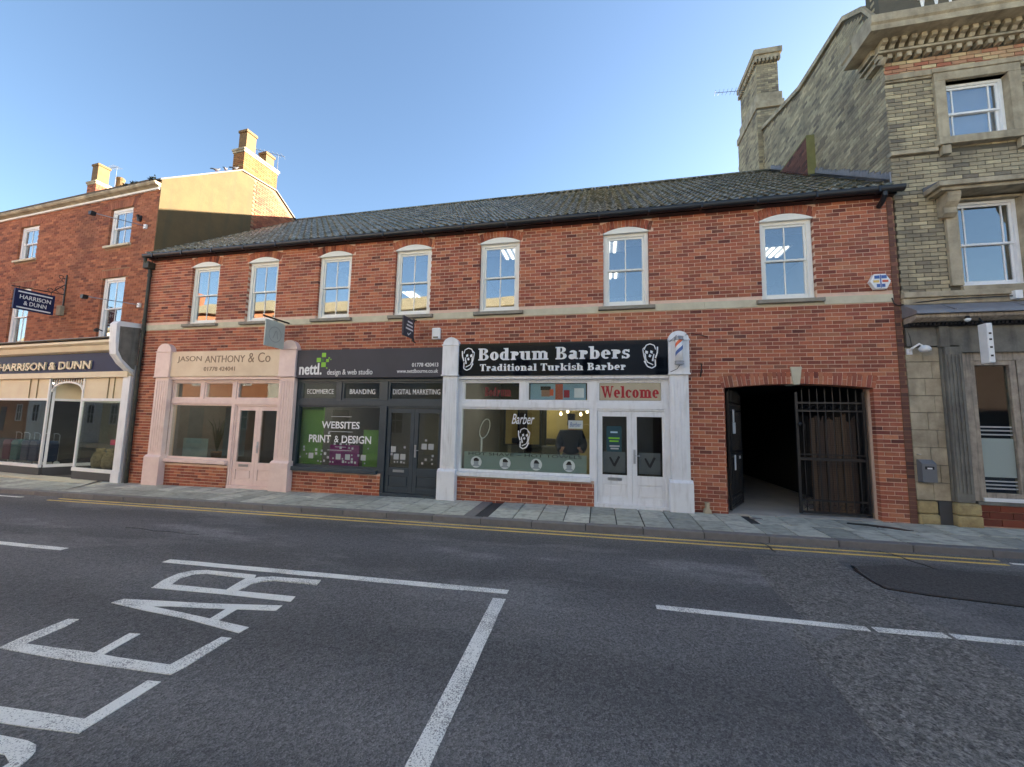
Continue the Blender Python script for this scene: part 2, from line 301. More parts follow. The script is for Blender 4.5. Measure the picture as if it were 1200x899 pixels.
    def mesh(s, name, mats, off=Vector((0, 0, 0)), smooth=False):
        me = bpy.data.meshes.new(name)
        me.from_pydata([(a - off.x, b - off.y, c - off.z) for a, b, c in s.v], [], s.f)
        for m in (mats if isinstance(mats, (list, tuple)) else [mats]): me.materials.append(m)
        me.polygons.foreach_set('material_index', s.m)
        at = me.attributes.new('rnd', 'FLOAT', 'FACE'); at.data.foreach_set('value', s.r)
        if smooth: me.polygons.foreach_set('use_smooth', [True] * len(s.f))
        me.update(); return me
    def build(s, name, mats, parent=None, label=None, cat=None, kind=None, loc=None, fr=FW, smooth=False, bevel=0, group=None):
        """parent: coordinates are in the frame of the root thing. no parent: a top-level mesh with its origin at loc"""
        if parent is not None: off = ORG[root_of(parent)]
        else: off = Vector(loc) if loc else Vector((0, 0, 0))
        me = s.mesh(name, mats, off, smooth)
        o = bpy.data.objects.new(name, me); C.objects.link(o)
        if parent is not None: o.parent = parent
        else: o.location = fr.w(off) if loc or fr is not FW else (0, 0, 0); o.rotation_euler = (0, 0, fr.a); ORG[o] = off
        if bevel:
            b = o.modifiers.new('bevel', 'BEVEL'); b.width = bevel; b.segments = 2; b.limit_method = 'ANGLE'
        return tag(o, label, cat, group, kind)
def bx(name, m, parent, x0, x1, y0, y1, z0, z1, bevel=0, label=None):
    return MB().box(x0, x1, y0, y1, z0, z1).build(name, m, parent, bevel=bevel, label=label)
def text(s, name, m, parent, x0, x1, z0, z1, y, ext=.006, bold=0.0, shear=0.0, plane='y', label=None, flip=False):
    """lettering fitted into x0..x1, z0..z1 standing on the plane at y (plane 'y') or at x=y running along depth (plane 'x')"""
    cu = bpy.data.curves.new(name, 'FONT'); cu.body = s; cu.size = 1; cu.extrude = .01; cu.offset = bold; cu.shear = shear; cu.resolution_u = 3
    o = bpy.data.objects.new(name, cu); C.objects.link(o)
    me = bpy.data.meshes.new_from_object(o.evaluated_get(bpy.context.evaluated_depsgraph_get()))
    bpy.data.objects.remove(o); bpy.data.curves.remove(cu)
    xs = [v.co.x for v in me.vertices]; ys = [v.co.y for v in me.vertices]
    ax, bx_, ay, by = min(xs), max(xs), min(ys), max(ys)
    off = ORG[root_of(parent)]
    for v in me.vertices:
        u = (v.co.x - ax) / (bx_ - ax); w = (v.co.y - ay) / (by - ay)
        X = x0 + u * (x1 - x0); Z = z0 + w * (z1 - z0); d = ext if v.co.z > 0 else 0
        v.co = (X - off.x, y - d - off.y, Z - off.z) if plane == 'y' else (y + d * (-1 if flip else 1) - off.x, X - off.y, Z - off.z)
    me.materials.clear(); me.materials.append(m); me.name = name
    t = bpy.data.objects.new(name, me); C.objects.link(t); t.parent = parent
    return tag(t, label)

# slab-serif lettering drawn stroke by stroke (unit height = cap height)
def slab_text(s, name, m, parent, x0, x1, z0, z1, y, label=None):
    TK, TN, XH = .25, .10, .70
    mb = MB(); dd = [0.0]
    out = []
    def add(pts): out.append([(p[0] + cx[0], p[1]) for p in pts])
    def ring(cx_, cz, rx, rz, a0=0, a1=360, tk=TK, tn=TN):
        n = max(4, int(abs(a1 - a0) / 24)); pr = []
        for i in range(n + 1):
            a = R(a0 + (a1 - a0) * i / n); co, si = math.cos(a), math.sin(a)
            pr.append(((cx_ + rx * co, cz + rz * si), (cx_ + (rx - tk) * co, cz + (rz - tn) * si)))
        for (p, q), (p2, q2) in zip(pr, pr[1:]): add([p, p2, q2, q])
    def bar(a, b, c, d): add([(a, c), (b, c), (b, d), (a, d)])
    def stem(x, a, b, sb=1, stp=1, e=.07, left=False):
        bar(x, x + TK, a, b)
        if sb: bar(x - e, x + TK + e, a, a + TN)
        if stp: bar(x - e - .03, x + TK + (0 if left else e), b - TN, b)
    G = {}
    def g_B(): stem(.08, 0, 1, 0, 0); bar(0, .45, 0, TN); bar(0, .42, 1 - TN, 1); bar(.3, .45, .47, .47 + TN); ring(.42, .77, .30, .23, -90, 90); ring(.44, .27, .34, .27, -90, 90); return .84
    def g_o(): ring(.32, XH / 2, .32, XH / 2 + .01); return .68
    def g_d(): ring(.32, XH / 2, .32, XH / 2 + .01, 40, 320); stem(.38, 0, 1, 0, 1, left=True); bar(.38, .72, 0, TN); return .76
    def g_b(): ring(.40, XH / 2, .32, XH / 2 + .01, -140, 140); stem(.08, 0, 1, 0, 1, left=True); return .76
    def g_r(): stem(.08, 0, XH, 1, 1, left=True); ring(.42, .52, .16, .16, 0, 360, .15, .15); bar(.3, .42, XH - .12, XH - .02); return .62
    def g_u(): stem(.08, .15, XH, 0, 1, left=True); ring(.34, .2, .26, .21, 180, 300); stem(.48, 0, XH, 0, 1, left=True); bar(.5, .8, 0, TN); return .84
    def g_n(): stem(.08, 0, XH, 1, 1, left=True); ring(.42, XH - .2, .26, .21, 30, 150); stem(.46, 0, XH - .12, 1, 0); return .82
    def g_m(): g_n(); ring(.80, XH - .2, .26, .21, 30, 150); stem(.84, 0, XH - .12, 1, 0); return 1.2
    def g_h(): stem(.08, 0, 1, 1, 1, left=True); ring(.42, XH - .2, .26, .21, 30, 150); stem(.46, 0, XH - .12, 1, 0); return .82
    def g_a(): ring(.26, .2, .25, .21); bar(.34, .58, .04, XH - .1); ring(.32, XH - .2, .26, .21, 0, 165); bar(.5, .68, 0, TN); return .70
    def g_e(): ring(.32, XH / 2, .32, XH / 2 + .01, 0, 310); bar(.1, .6, XH / 2 - .04, XH / 2 + .05); return .66
    def g_c(): ring(.32, XH / 2, .32, XH / 2 + .01, 45, 315); bar(.42, .6, XH - .24, XH - .08); return .64
    def g_s(): ring(.26, XH - .2, .24, .21, 20, 270, .2, .1); ring(.26, .2, .26, .21, -160, 90, .2, .1); bar(.40, .50, XH - .22, XH); bar(.0, .1, 0, .22); return .54
    def g_T(): stem(.26, 0, 1, 1, 0); bar(0, .78, 1 - TN, 1); bar(0, .09, .74, 1); bar(.69, .78, .74, 1); return .80
    def g_i(): stem(.08, 0, XH, 1, 1, left=True); ring(.2, .9, .13, .12, 0, 360, .12, .11); return .42
    def g_t(): stem(.1, .05, .92, 0, 0); bar(0, .46, XH - TN, XH); bar(.16, .46, 0, TN + .02); return .48
    def g_l(): stem(.08, 0, 1, 1, 1, left=True); return .42
    def g_k(): stem(.08, 0, 1, 1, 1, left=True); add([(.3, .30), (.60, XH), (.72, XH), (.42, .24)]); add([(.34, .42), (.48, .5), (.80, 0), (.54, 0)]); bar(.5, .8, XH - TN, XH); bar(.46, .84, 0, TN); return .84
    def g_W(): add([(.0, 1), (.26, 1), (.46, 0), (.34, 0)]); add([(.34, 0), (.46, 0), (.66, .95), (.54, .95)]); add([(.46, 1), (.72, 1), (.92, 0), (.80, 0)]); add([(.80, 0), (.92, 0), (1.14, 1), (1.04, 1)]); bar(-.06, .34, 1 - TN, 1); bar(.42, .78, 1 - TN, 1); bar(.98, 1.24, 1 - TN, 1); return 1.22
    fn = dict(B=g_B, o=g_o, d=g_d, b=g_b, r=g_r, u=g_u, n=g_n, m=g_m, h=g_h, a=g_a, e=g_e, c=g_c, s=g_s, T=g_T, i=g_i, t=g_t, l=g_l, k=g_k, W=g_W)
    cx = [0.0]
    for ch in s:
        if ch == ' ': cx[0] += .42; continue
        w = fn[ch](); cx[0] += w + .045
    tot = cx[0]
    for i, p in enumerate(out):
        q = [(x0 + a / tot * (x1 - x0), z0 + b * (z1 - z0)) for a, b in p]
        mb.prism(q, 'y', y - .006 - (i % 7) * .0004, y)
    return mb.build(name, m, parent, label=label)

BM = {}
def brick_mesh(w, h, m, key):
    k = (w, h, key)
    if k not in BM:
        b = MB().box(-w / 2, w / 2, 0, .06, -h / 2, h / 2, back=False); BM[k] = b.mesh('brick', m)
    return BM[k]
def lay_bricks(parent, mats, x0, x1, z0, z1, holes, single=0, y=0.0, L=.225, H=.075, j=.012, depth=.10, camx=0.0, camz=1.65, accept=None, bond=0, joinname='brickwork', fr=FW):
    """running bond of real bricks; the `single` nearest full bricks become objects of their own"""
    bm, mm, key = mats; full = []; mb = MB()
    k0 = int(math.floor(z0 / H)); k1 = int(math.ceil(z1 / H))
    for k in range(k0, k1):
        za, zb = max(z0, k * H), min(z1, (k + 1) * H - j)
        if zb - za < .012: continue
        segs = [(x0, x1)]
        for (hx0, hx1, hz0, hz1) in holes:
            if zb > hz0 + .004 and za < hz1 - .004:
                ns = []
                for a, b in segs:
                    if hx1 <= a or hx0 >= b: ns.append((a, b))
                    else:
                        if hx0 > a: ns.append((a, hx0))
                        if hx1 < b: ns.append((hx1, b))
                segs = ns
        sh = (.5 * L if k % 2 else 0.0)
        if bond and k % 6 == 5: LL = L / 2
        else: LL = L
        for a, b in segs:
            i0 = int(math.floor((a - sh) / LL)); i1 = int(math.ceil((b - sh) / LL))
            for i in range(i0, i1):
                xa = max(a, i * LL + sh); xb = min(b, (i + 1) * LL + sh - j)
                if xb - xa < .02: continue
                if accept and not accept((xa + xb) / 2, (za + zb) / 2): continue
                isf = abs((xb - xa) - (L - j)) < .002 and abs((zb - za) - (H - j)) < .002
                if isf and single: full.append(((xa + xb) / 2, (za + zb) / 2))
                else: mb.box(xa, xb, y - random.uniform(0, .003), y + depth, za, zb, random.random(), back=False)
    full.sort(key=lambda p: (p[0] - camx) ** 2 + (p[1] - camz) ** 2)
    me = brick_mesh(L - j, H - j, bm, key) if single else None
    off = ORG[root_of(parent)]
    for q, (cx, cz) in enumerate(full):
        if q < single:
            o = bpy.data.objects.new('brick', me); C.objects.link(o); o.parent = parent
            o.location = (cx - off.x, y - random.uniform(0, .003) - off.y, cz - off.z)
        else: mb.box(cx - (L - j) / 2, cx + (L - j) / 2, y - random.uniform(0, .003), y + depth, cz - (H - j) / 2, cz + (H - j) / 2, random.random(), back=False)
    if mb.f: mb.build(joinname, bm, parent, kind='stuff')
def backing(mb, x0, x1, z0, z1, holes, y0, y1):
    xs = sorted({x0, x1, *[min(max(h[i], x0), x1) for h in holes for i in (0, 1)]}); zs = sorted({z0, z1, *[min(max(h[i], z0), z1) for h in holes for i in (2, 3)]})
    for a, b in zip(xs, xs[1:]):
        run = None
        for c, d in zip(zs, zs[1:]):
            mx, mz = (a + b) / 2, (c + d) / 2
            if any(h[0] < mx < h[1] and h[2] < mz < h[3] for h in holes):
                if run: mb.box(a, b, y0, y1, run[0], run[1]); run = None
            else: run = (run[0], d) if run else (c, d)
        if run: mb.box(a, b, y0, y1, run[0], run[1])
    return mb
def sash_window(parent, x0, x1, z0, z1, y, m, gm, bars=1, split=.5, fw=.075, meet=None, label=None, hbar_low=False, name='window'):
    """box frame > upper and lower sash > panes (third level stops at the pane)"""
    t = MB()
    t.box(x0, x0 + fw, y, y + .10, z0, z1).box(x1 - fw, x1, y, y + .10, z0, z1).box(x0 + fw, x1 - fw, y + .001, y + .10, z1 - fw, z1).box(x0 + fw, x1 - fw, y - .02, y + .10, z0, z0 + .045)
    fr = t.build(name, m, parent, bevel=.006, label=label)
    zm = z0 + (z1 - z0) * split if meet is None else meet
    a, b = x0 + fw + .002, x1 - fw - .002
    for (c, d, yy) in ((zm - .02, z1 - fw - .002, y + .025), (z0 + .047, zm + .018, y + .055)):
        s = MB(); r = .04
        s.box(a, a + r, yy, yy + .028, c, d).box(b - r, b, yy, yy + .028, c, d).box(a + r, b - r, yy + .001, yy + .028, d - r, d).box(a + r, b - r, yy + .001, yy + .028, c, c + (r if yy > y + .03 else .035) + (.03 if yy > y + .03 else 0))
        cc = c + (.07 if yy > y + .03 else .035)
        nb = bars
        ws = (b - a - 2 * r) / (nb + 1)
        if nb == 2:  # margin lights
            px = [a + r, a + r + .10, b - r - .10, b - r]
        else: px = [a + r + i * ws for i in range(nb + 2)]
        for q in px[1:-1]: s.box(q - .011, q + .011, yy + .004, yy + .024, cc, d - r)
        s.build('sash', m, fr)
        for i in range(len(px) - 1):
            l = px[i] + (.011 if i else 0); h = px[i + 1] - (.011 if i < len(px) - 2 else 0)
            MB().box(l, h, yy + .012, yy + .016, cc, d - r).build('pane', gm, fr)
    return fr
# ================================================================ GROUND, ROAD, PAVEMENTS
def fy(y):
    P = [(-7.3, -.12), (-4.2, -.06), (-1.42, -.12)]
    if y <= P[0][0]: return P[0][1]
    if y >= P[-1][0]: return P[-1][1]
    for (a, za), (b, zb) in zip(P, P[1:]):
        if a <= y <= b: return za + (zb - za) * (y - a) / (b - a)
def rz(x, y): return .013 * x + fy(y)
def pz(x, y): return .013 * x + .016 * y
def hbox(mb, pts, zf, top, bot, r=None):
    n = len(mb.v); k = len(pts)
    mb.v += [(x, y, zf(x, y) + top) for x, y in pts] + [(x, y, zf(x, y) + bot) for x, y in pts]
    mb.face(tuple(range(n, n + k)), r)
    for i in range(k):
        j = (i + 1) % k; mb.face((n + i, n + k + i, n + k + j, n + j), r)
    return mb
tag(MB().sheet([(-600, -600, -1.1), (600, -600, -1.1), (600, 600, -1.1), (-600, 600, -1.1)]).build('ground', mat('town_ground', (.10, .10, .09), .95)), kind='structure')
mb = MB()
ys = [-7.3, -6.3, -5.2, -4.2, -3.2, -2.3, -1.42]
for a, b in zip(ys, ys[1:]):
    for i in range(-16, 16):
        x0, x1 = i * 4.0, i * 4.0 + 4
        mb.sheet([(x0, a, rz(x0, a)), (x1, a, rz(x1, a)), (x1, b, rz(x1, b)), (x0, b, rz(x0, b))])
road = tag(mb.build('road', M['asphalt']), kind='structure')
def order(p):
    a = sum(p[i][0] * p[(i + 1) % len(p)][1] - p[(i + 1) % len(p)][0] * p[i][1] for i in range(len(p)))
    return p if a > 0 else p[::-1]
def marking(name, m, polys, label=None, lift=.004):
    mb = MB()
    for i, p in enumerate(polys): hbox(mb, p, rz, lift + i * .0006, -.002)
    return mb.build(name, m, road, label=label)
def order(p):
    a = sum(p[i][0] * p[(i + 1) % len(p)][1] - p[(i + 1) % len(p)][0] * p[i][1] for i in range(len(p)))
    return p if a > 0 else p[::-1]
def strip_polys(pr): return [order([a, c, d, b]) for (a, b), (c, d) in zip(pr, pr[1:])]
ROUGH = [(2.032, -2.145), (3.031, -2.072), (2.986, -3.119), (2.95, -3.6), (2.9, -4.165), (2.86, -4.776), (2.72, -5.2), (2.25, -5.603), (1.9, -7.28), (1.2, -7.28), (1.40, -6.4), (1.515, -5.739), (1.545, -5.063), (1.59, -4.367), (1.787, -4.1), (1.80, -3.5), (1.85, -3.027)]
marking('coarse_asphalt_strip', M['rough'], [order(ROUGH)], 'band of coarse stony asphalt crossing the road in front of the gateway', .003)
marking('asphalt_patch', M['patch'], [order([(3.12, -2.36), (3.707, -2.141), (4.118, -2.197), (4.906, -2.265), (9.5, -2.30), (9.5, -3.75), (4.034, -3.307), (3.367, -3.206), (3.022, -3.11)])], 'dark resurfaced asphalt patch beside the yellow lines', .003)
mb = MB()
sm = [(3.12, -2.35), (3.05, -2.55), (3.0, -2.9), (3.01, -3.12), (3.34, -3.22), (4.03, -3.32), (5.5, -3.46)]
for (a, b), (c, d) in zip(sm, sm[1:]):
    dx, dy = c - a, d - b; l = math.hypot(dx, dy); nx, ny = -dy / l * .016, dx / l * .016
    hbox(mb, order([(a - nx, b - ny), (c - nx, d - ny), (c + nx, d + ny), (a + nx, b + ny)]), rz, .0075, -.002)
mb.build('tar_seam', M['tar'], road)
random.seed(77)
def crack(x, y, a, n, st=.22, w=.006):
    mb = MB(); 
    for i in range(n):
        a2 = a + random.uniform(-.45, .45); x2, y2 = x + math.cos(a2) * st, y + math.sin(a2) * st; ww = w * random.uniform(.5, 1.3)
        if not (-7.2 < y2 < -1.45): break
        nx, ny = -math.sin(a2) * ww, math.cos(a2) * ww
        hbox(mb, order([(x - nx, y - ny), (x2 - nx, y2 - ny), (x2 + nx, y2 + ny), (x + nx, y + ny)]), rz, .0055, -.002); x, y = x2, y2
    mb.build('crack', M['tar'], road)
crack(3.9, -1.5, -1.2, 5, .15, .012); crack(2.4, -1.46, -1.3, 3, .16, .010); crack(-7.5, -3.2, .15, 7, .22, .003)
RP = {
 'R': [[(-4.533, -4.922), (-4.482, -4.814), (-2.93, -4.764), (-2.896, -4.865), (-3.666, -4.88)]]
  + strip_polys([((-4.537, -4.905), (-4.401, -4.817)), ((-4.616, -4.748), (-4.437, -4.769)), ((-4.638, -4.577), (-4.482, -4.67)), ((-4.564, -4.471), (-4.441, -4.551)), ((-4.435, -4.424), (-4.319, -4.502)), ((-4.031, -4.417), (-3.952, -4.51)), ((-3.745, -4.416), (-3.784, -4.505)), ((-3.598, -4.639), (-3.757, -4.653)), ((-3.597, -4.801), (-3.725, -4.799))])
  + strip_polys([((-3.585, -4.723), (-3.687, -4.637)), ((-3.6, -4.616), (-3.703, -4.548)), ((-3.543, -4.552), (-3.667, -4.462)), ((-3.43, -4.497), (-3.525, -4.419)), ((-3.248, -4.492), (-3.322, -4.409)), ((-2.908, -4.489), (-2.943, -4.382))]),
 'A': [[(-4.538, -5.261), (-4.516, -5.177), (-4.292, -5.147), (-3.606, -5.067), (-2.912, -4.949), (-2.894, -5.046), (-3.55, -5.147), (-3.927, -5.195), (-4.089, -5.233)], [(-4.534, -5.263), (-4.089, -5.233), (-3.665, -5.265), (-3.337, -5.296), (-2.887, -5.339), (-2.891, -5.429), (-3.589, -5.339), (-4.059, -5.309)], [(-3.366, -5.114), (-3.263, -5.09), (-3.241, -5.303), (-3.342, -5.297)]],
 'E': [[(-4.487, -6.005), (-4.381, -5.919), (-4.028, -5.904), (-3.744, -5.891), (-3.478, -5.894), (-2.995, -5.878), (-2.871, -5.885), (-2.888, -5.965), (-3.38, -5.987), (-3.912, -6.005)], [(-4.496, -6.009), (-4.528, -5.893), (-4.545, -5.572), (-4.443, -5.556), (-4.40, -5.676), (-4.377, -5.921), (-4.373, -5.992)], [(-3.701, -5.911), (-3.76, -5.63), (-3.662, -5.618), (-3.61, -5.905)], [(-3.004, -5.89), (-2.975, -5.511), (-2.881, -5.505), (-2.868, -5.889), (-2.902, -5.942)]],
 'L': [[(-4.55, -6.495), (-3.596, -6.426), (-3.22, -6.401), (-2.956, -6.388), (-2.873, -6.406), (-2.854, -6.474), (-3.147, -6.5), (-3.405, -6.516), (-4.52, -6.585)], [(-2.959, -6.398), (-2.973, -6.046), (-2.871, -6.035), (-2.862, -6.172), (-2.857, -6.462)]],
 'C': [[(-4.3, -6.66), (-3.519, -6.594), (-3.275, -6.578), (-3.169, -6.574), (-3.066, -6.571), (-2.98, -6.581), (-2.925, -6.612), (-2.9, -6.644), (-2.96, -6.69), (-3.055, -6.661), (-3.333, -6.675), (-4.25, -6.74)], [(-2.9, -6.644), (-2.887, -6.677), (-2.86, -6.733), (-2.83, -6.817), (-2.86, -6.92), (-2.95, -6.96), (-3.0, -6.90), (-2.95, -6.82), (-2.96, -6.69)]],
}
for k, pl in RP.items(): marking('road_letter', M['road_white'], [order(p) for p in pl], 'white road letter %s painted on the asphalt' % k)
def rl(x0, y0, x1, y1, w, m, name='road_line', label=None):
    dx, dy = x1 - x0, y1 - y0; l = math.hypot(dx, dy); nx, ny = -dy / l * w / 2, dx / l * w / 2
    n = max(2, int(l / .25)); L_ = []; R_ = []
    for i in range(n + 1):
        t = i / n; e1, e2 = random.uniform(-.004, .004), random.uniform(-.004, .004)
        L_.append((x0 + dx * t + nx + e1 * nx / w * 2, y0 + dy * t + ny + e1)); R_.append((x0 + dx * t - nx, y0 + dy * t - ny + e2))
    mb = MB()
    for i in range(n): hbox(mb, order([R_[i], R_[i + 1], L_[i + 1], L_[i]]), rz, .004, -.002)
    return mb.build(name, m, road, label=label)
rl(-5.19, -4.29, -.905, -4.195, .10, M['road_white'], label='long white line edging the painted box')
rl(-.955, -4.36, -.885, -7.1, .125, M['road_white'], label='white line running towards the viewer from the painted box')
rl(.53, -4.19, 2.23, -4.205, .085, M['road_white']); rl(2.28, -4.20, 2.80, -4.18, .085, M['road_white']); rl(2.84, -4.18, 7.2, -4.14, .085, M['road_white'])
rl(-13.5, -4.30, -6.95, -4.262, .09, M['road_white'])
for yy in (-1.585, -1.775): rl(-11.9, yy, 5.2 if yy > -1.7 else 5.15, yy, .055, M['yellow'], 'yellow_line')
rl(-17.5, -1.62, -12.9, -1.68, .07, M['road_white'], label='short white line beside the kerb at the far left')
rl(5.25, -1.70, 6.6, -1.75, .06, M['road_white'])
# pavement in front of the shops: bed > slabs, kerb > kerbstones
mb = MB()
for i in range(-15, 8):
    x0, x1 = i * 2.0, i * 2.0 + 2
    hbox(mb, [(x0, -1.41), (x1, -1.41), (x1, 9.5), (x0, 9.5)], lambda x, y: pz(x, min(y, 0)), -.012, -.3)
pav = tag(mb.build('pavement', M['joint']), kind='structure')
x = -24.0; k = 0
rows = [(-1.27, -.66), (-.65, -.03)]
slab_objs = []
while x < 12:
    w = .45
    for ri, (ya, yb) in enumerate(rows):
        if abs(x + 2.4) < .23 or x < -12.9 and ri == 1 and False: continue
        g = .010
        lo = random.uniform(-.003, .004); sk = random.uniform(-.004, .004)
        sh = 0.0 if x < 2.4 else (.16 if ri else 0)
        P = [(x + g + sh + sk, ya + g), (x + w - g + sh, ya + g + sk), (x + w - g + sh, yb), (x + g + sh, yb - sk)]
        sb = MB(); hbox(sb, P, pz, lo, -.05); o = sb.build('slab', M['slab'], pav, bevel=.006)
    x += w
sb = MB(); hbox(sb, [(-2.62, -1.27), (-2.20, -1.27), (-2.20, -.03), (-2.62, -.03)], pz, -.004, -.05); sb.build('drain_cover', M['kerb'], pav, label='dark strip across the paving between the grey and white shopfronts')
kerb = tag(MB().box(-32, 14, -1.40, -1.28, -.9, -.5).build('kerb', M['joint']), kind='structure')
x = -24.0
while x < 12:
    sb = MB(); hbox(sb, [(x + .005, -1.425), (x + .91, -1.425), (x + .91, -1.28), (x + .005, -1.28)], pz, random.uniform(-.002, .004), -.25); sb.build('kerbstone', M['kerb'], kerb, bevel=.012); x += .915
# opposite pavement, behind the viewer
mb = MB()
for i in range(-16, 12): hbox(mb, [(i * 4., -11), (i * 4. + 4, -11), (i * 4. + 4, -7.3), (i * 4., -7.3)], lambda x, y: .013 * x, .0, -.5)
tag(mb.build('opposite_pavement', M['conc']), kind='structure')
tag(MB().sheet([(-13.2, .02, -.149), (-12.4, -1.2, -.165), (-12.4, -1.235, -.165), (-13.3, .0, -.15)]).build('paving_seam', M['tar'], pav))
# irregular iron patch by the gate
mb = MB(); hbox(mb, order([(4.18, -.24), (4.55, -.32), (4.78, -.43), (4.92, -.58), (4.80, -.58), (4.62, -.48), (4.38, -.38), (4.14, -.31)]), pz, .007, -.01)
mb.build('tarmac_repair', M['tar'], pav, label='black tar repair in the paving before the gateway')
mb = MB(); hbox(mb, [(2.66, -.24), (2.84, -.25), (2.85, -.33), (2.67, -.33)], pz, .007, -.01); mb.build('stopcock_cover', M['kerb'], pav)

# ================================================================ RED BRICK BUILDING
red = thing('red_brick_building', 'long two-storey red brick building with a dark pantiled roof over three small shopfronts', 'building', (-3.5, 2.5, 0))
WX = [-10.86, -9.0, -6.87, -4.76, -2.64, .105, 3.115]; WW = .92
XL, XR = -12.30, 5.36
PO = {'pink': (-11.30, -7.55), 'grey': (-7.40, -3.28), 'white': (-3.10, 1.50)}
low = [(-11.30, -9.13, .42, 2.70), (-9.13, -7.55, -.4, 2.70), (-7.40, -4.88, .42, 2.70), (-4.88, -3.28, -.4, 2.70), (-3.12, -.09, .50, 2.70), (-.09, 1.48, -.4, 2.70)]
arch_x0, arch_x1 = 2.385, 4.84
def rise(x, z0, x0, x1, h): u = (2 * (x - x0) / (x1 - x0) - 1); return z0 + h * (1 - u * u)
holes = [(x, x + WW, 4.03, 5.73) for x in WX]
bh = [(x - .07, x + WW + .07, 5.72, 6.03) for x in WX] + [(x - .11, x + WW + .11, 4.0, 4.14) for x in WX] + [(XL, 5.25, 3.975, 4.13)]
b_ar = [(arch_x0, arch_x1, -.4, 2.41), (arch_x0 - .06, arch_x1 + .06, 2.41, 2.62)]
mb = backing(MB(), XL, XR, -.4, 6.02, [(h[0] - .01, h[1] + .01, h[2], h[3] + .12) for h in holes] + [(h[0], h[1], h[2], h[3]) for h in low] + [(arch_x0 - .01, arch_x1 + .01, -.4, 2.48)], .005, .30)
mb.build('wall', M['rmortar'], red)
lay_bricks(red, (M['rbrick'], M['rmortar'], 'red'), XL, 5.25, -.38, 6.02, holes + bh + low + b_ar, single=300, camz=2.6, camx=1.0)
# toothed end strip: darker bricks low down, mixed above
mb = MB()
for k in range(-5, 80):
    z = k * .075
    if z + .065 > 6.0: break
    w = 5.255
    if z < 2.45: mb.box(w, XR, -.010, .1, z, z + .065, random.random())
    else: mb.box(w, XR - (.03 if k % 2 else 0), -.010 - random.uniform(0, .006), .1, z, z + .065, random.random())
MB().box(5.253, XR - .002, -.003, .004, -.3, 5.98).build('end_strip_mortar', M['lmortar'], red)
mb.build('toothed_end_bricks', M['cbrick'], red, kind='stuff')
# stone band between sills
xs = [XL + .02] + [v for x in WX for v in (x - .11, x + WW + .11)] + [5.25]
for a, b in zip(xs[::2], xs[1::2]):
    n = max(1, round((b - a) / 1.1))
    for i in range(n): MB().box(a + (b - a) * i / n + .002, a + (b - a) * (i + 1) / n - .002, -.014, .1, 3.98, 4.125).build('band_stone', M['band'], red)
for x in WX:
    MB().box(x - .11, x + WW + .11, -.004, .1, 3.98, 4.03).build('band_stone', M['band'], red)
for wi, x in enumerate(WX):
    w = sash_window(red, x, x + WW, 4.13, 5.72, .065, M['cream'], M['upglass'], fw=.085)
    sl_ = MB().prism([(-.085, 4.032), (.08, 4.032), (.08, 4.128), (-.085, 4.10)], 'x', x - .105, x + WW + .105).build('sill', M['sill'], w)
    n = 9; top = [(x + WW * i / n, rise(x + WW * i / n, 5.72, x, x + WW, .11)) for i in range(n + 1)]
    MB().prism([(x + .0, 5.70)] + [(x + WW, 5.70)] + top[::-1], 'y', -.008, .16).build('arched_head_board', M['cream'], w)
    # brick arch over the head
    nv = 14
    for i in range(nv):
        a = x - .055 + (WW + .11) * i / nv; b = a + (WW + .11) / nv - .009
        f = lambda q: rise(min(max(q, x), x + WW), 5.725, x, x + WW, .11)
        lean = lambda q: (q - (x + WW / 2)) * .10
        MB().prism([(a, f(a)), (b, f(b)), (b + lean(b), min(f(b) + .19, 6.015)), (a + lean(a), min(f(a) + .19, 6.015))], 'y', -.003 - random.uniform(0, .003), .1, random.random()).build('arch_brick', M['rbrick'], red)
# gateway arch
MB().strip([((arch_x0 - .05 + q * .15857, rise(arch_x0 - .05 + q * .15857, 2.408, arch_x0, arch_x1, .075)), (arch_x0 - .05 + q * .15857, rise(arch_x0 - .05 + q * .15857, 2.628, arch_x0, arch_x1, .075))) for q in range(17)], 'y', .003, .29).build('arch_mortar', M['rmortar'], red)
nv = 34
for i in range(nv):
    a = arch_x0 - .05 + (arch_x1 - arch_x0 + .1) * i / nv; b = a + (arch_x1 - arch_x0 + .1) / nv - .014
    if 3.53 < (a + b) / 2 < 3.69: continue
    f = lambda q: rise(q, 2.405, arch_x0, arch_x1, .075); ln = lambda q: (q - 3.61) * .035
    for s0, s1 in (((0, .225),) if i % 3 else ((0, .107), (.115, .225))):
        MB().prism([(a + ln(a) * s0 * 4, f(a) + s0), (b + ln(b) * s0 * 4, f(b) + s0), (b + ln(b) * s1 * 4, f(b) + s1), (a + ln(a) * s1 * 4, f(a) + s1)], 'y', -.004 - random.uniform(0, .003), .30, random.random()).build('arch_brick', M['rbrick'], red)
MB().prism([(3.565, 2.465), (3.67, 2.465), (3.715, 2.80), (3.525, 2.80)], 'y', -.03, .3).build('keystone', M['band'], red, bevel=.004)
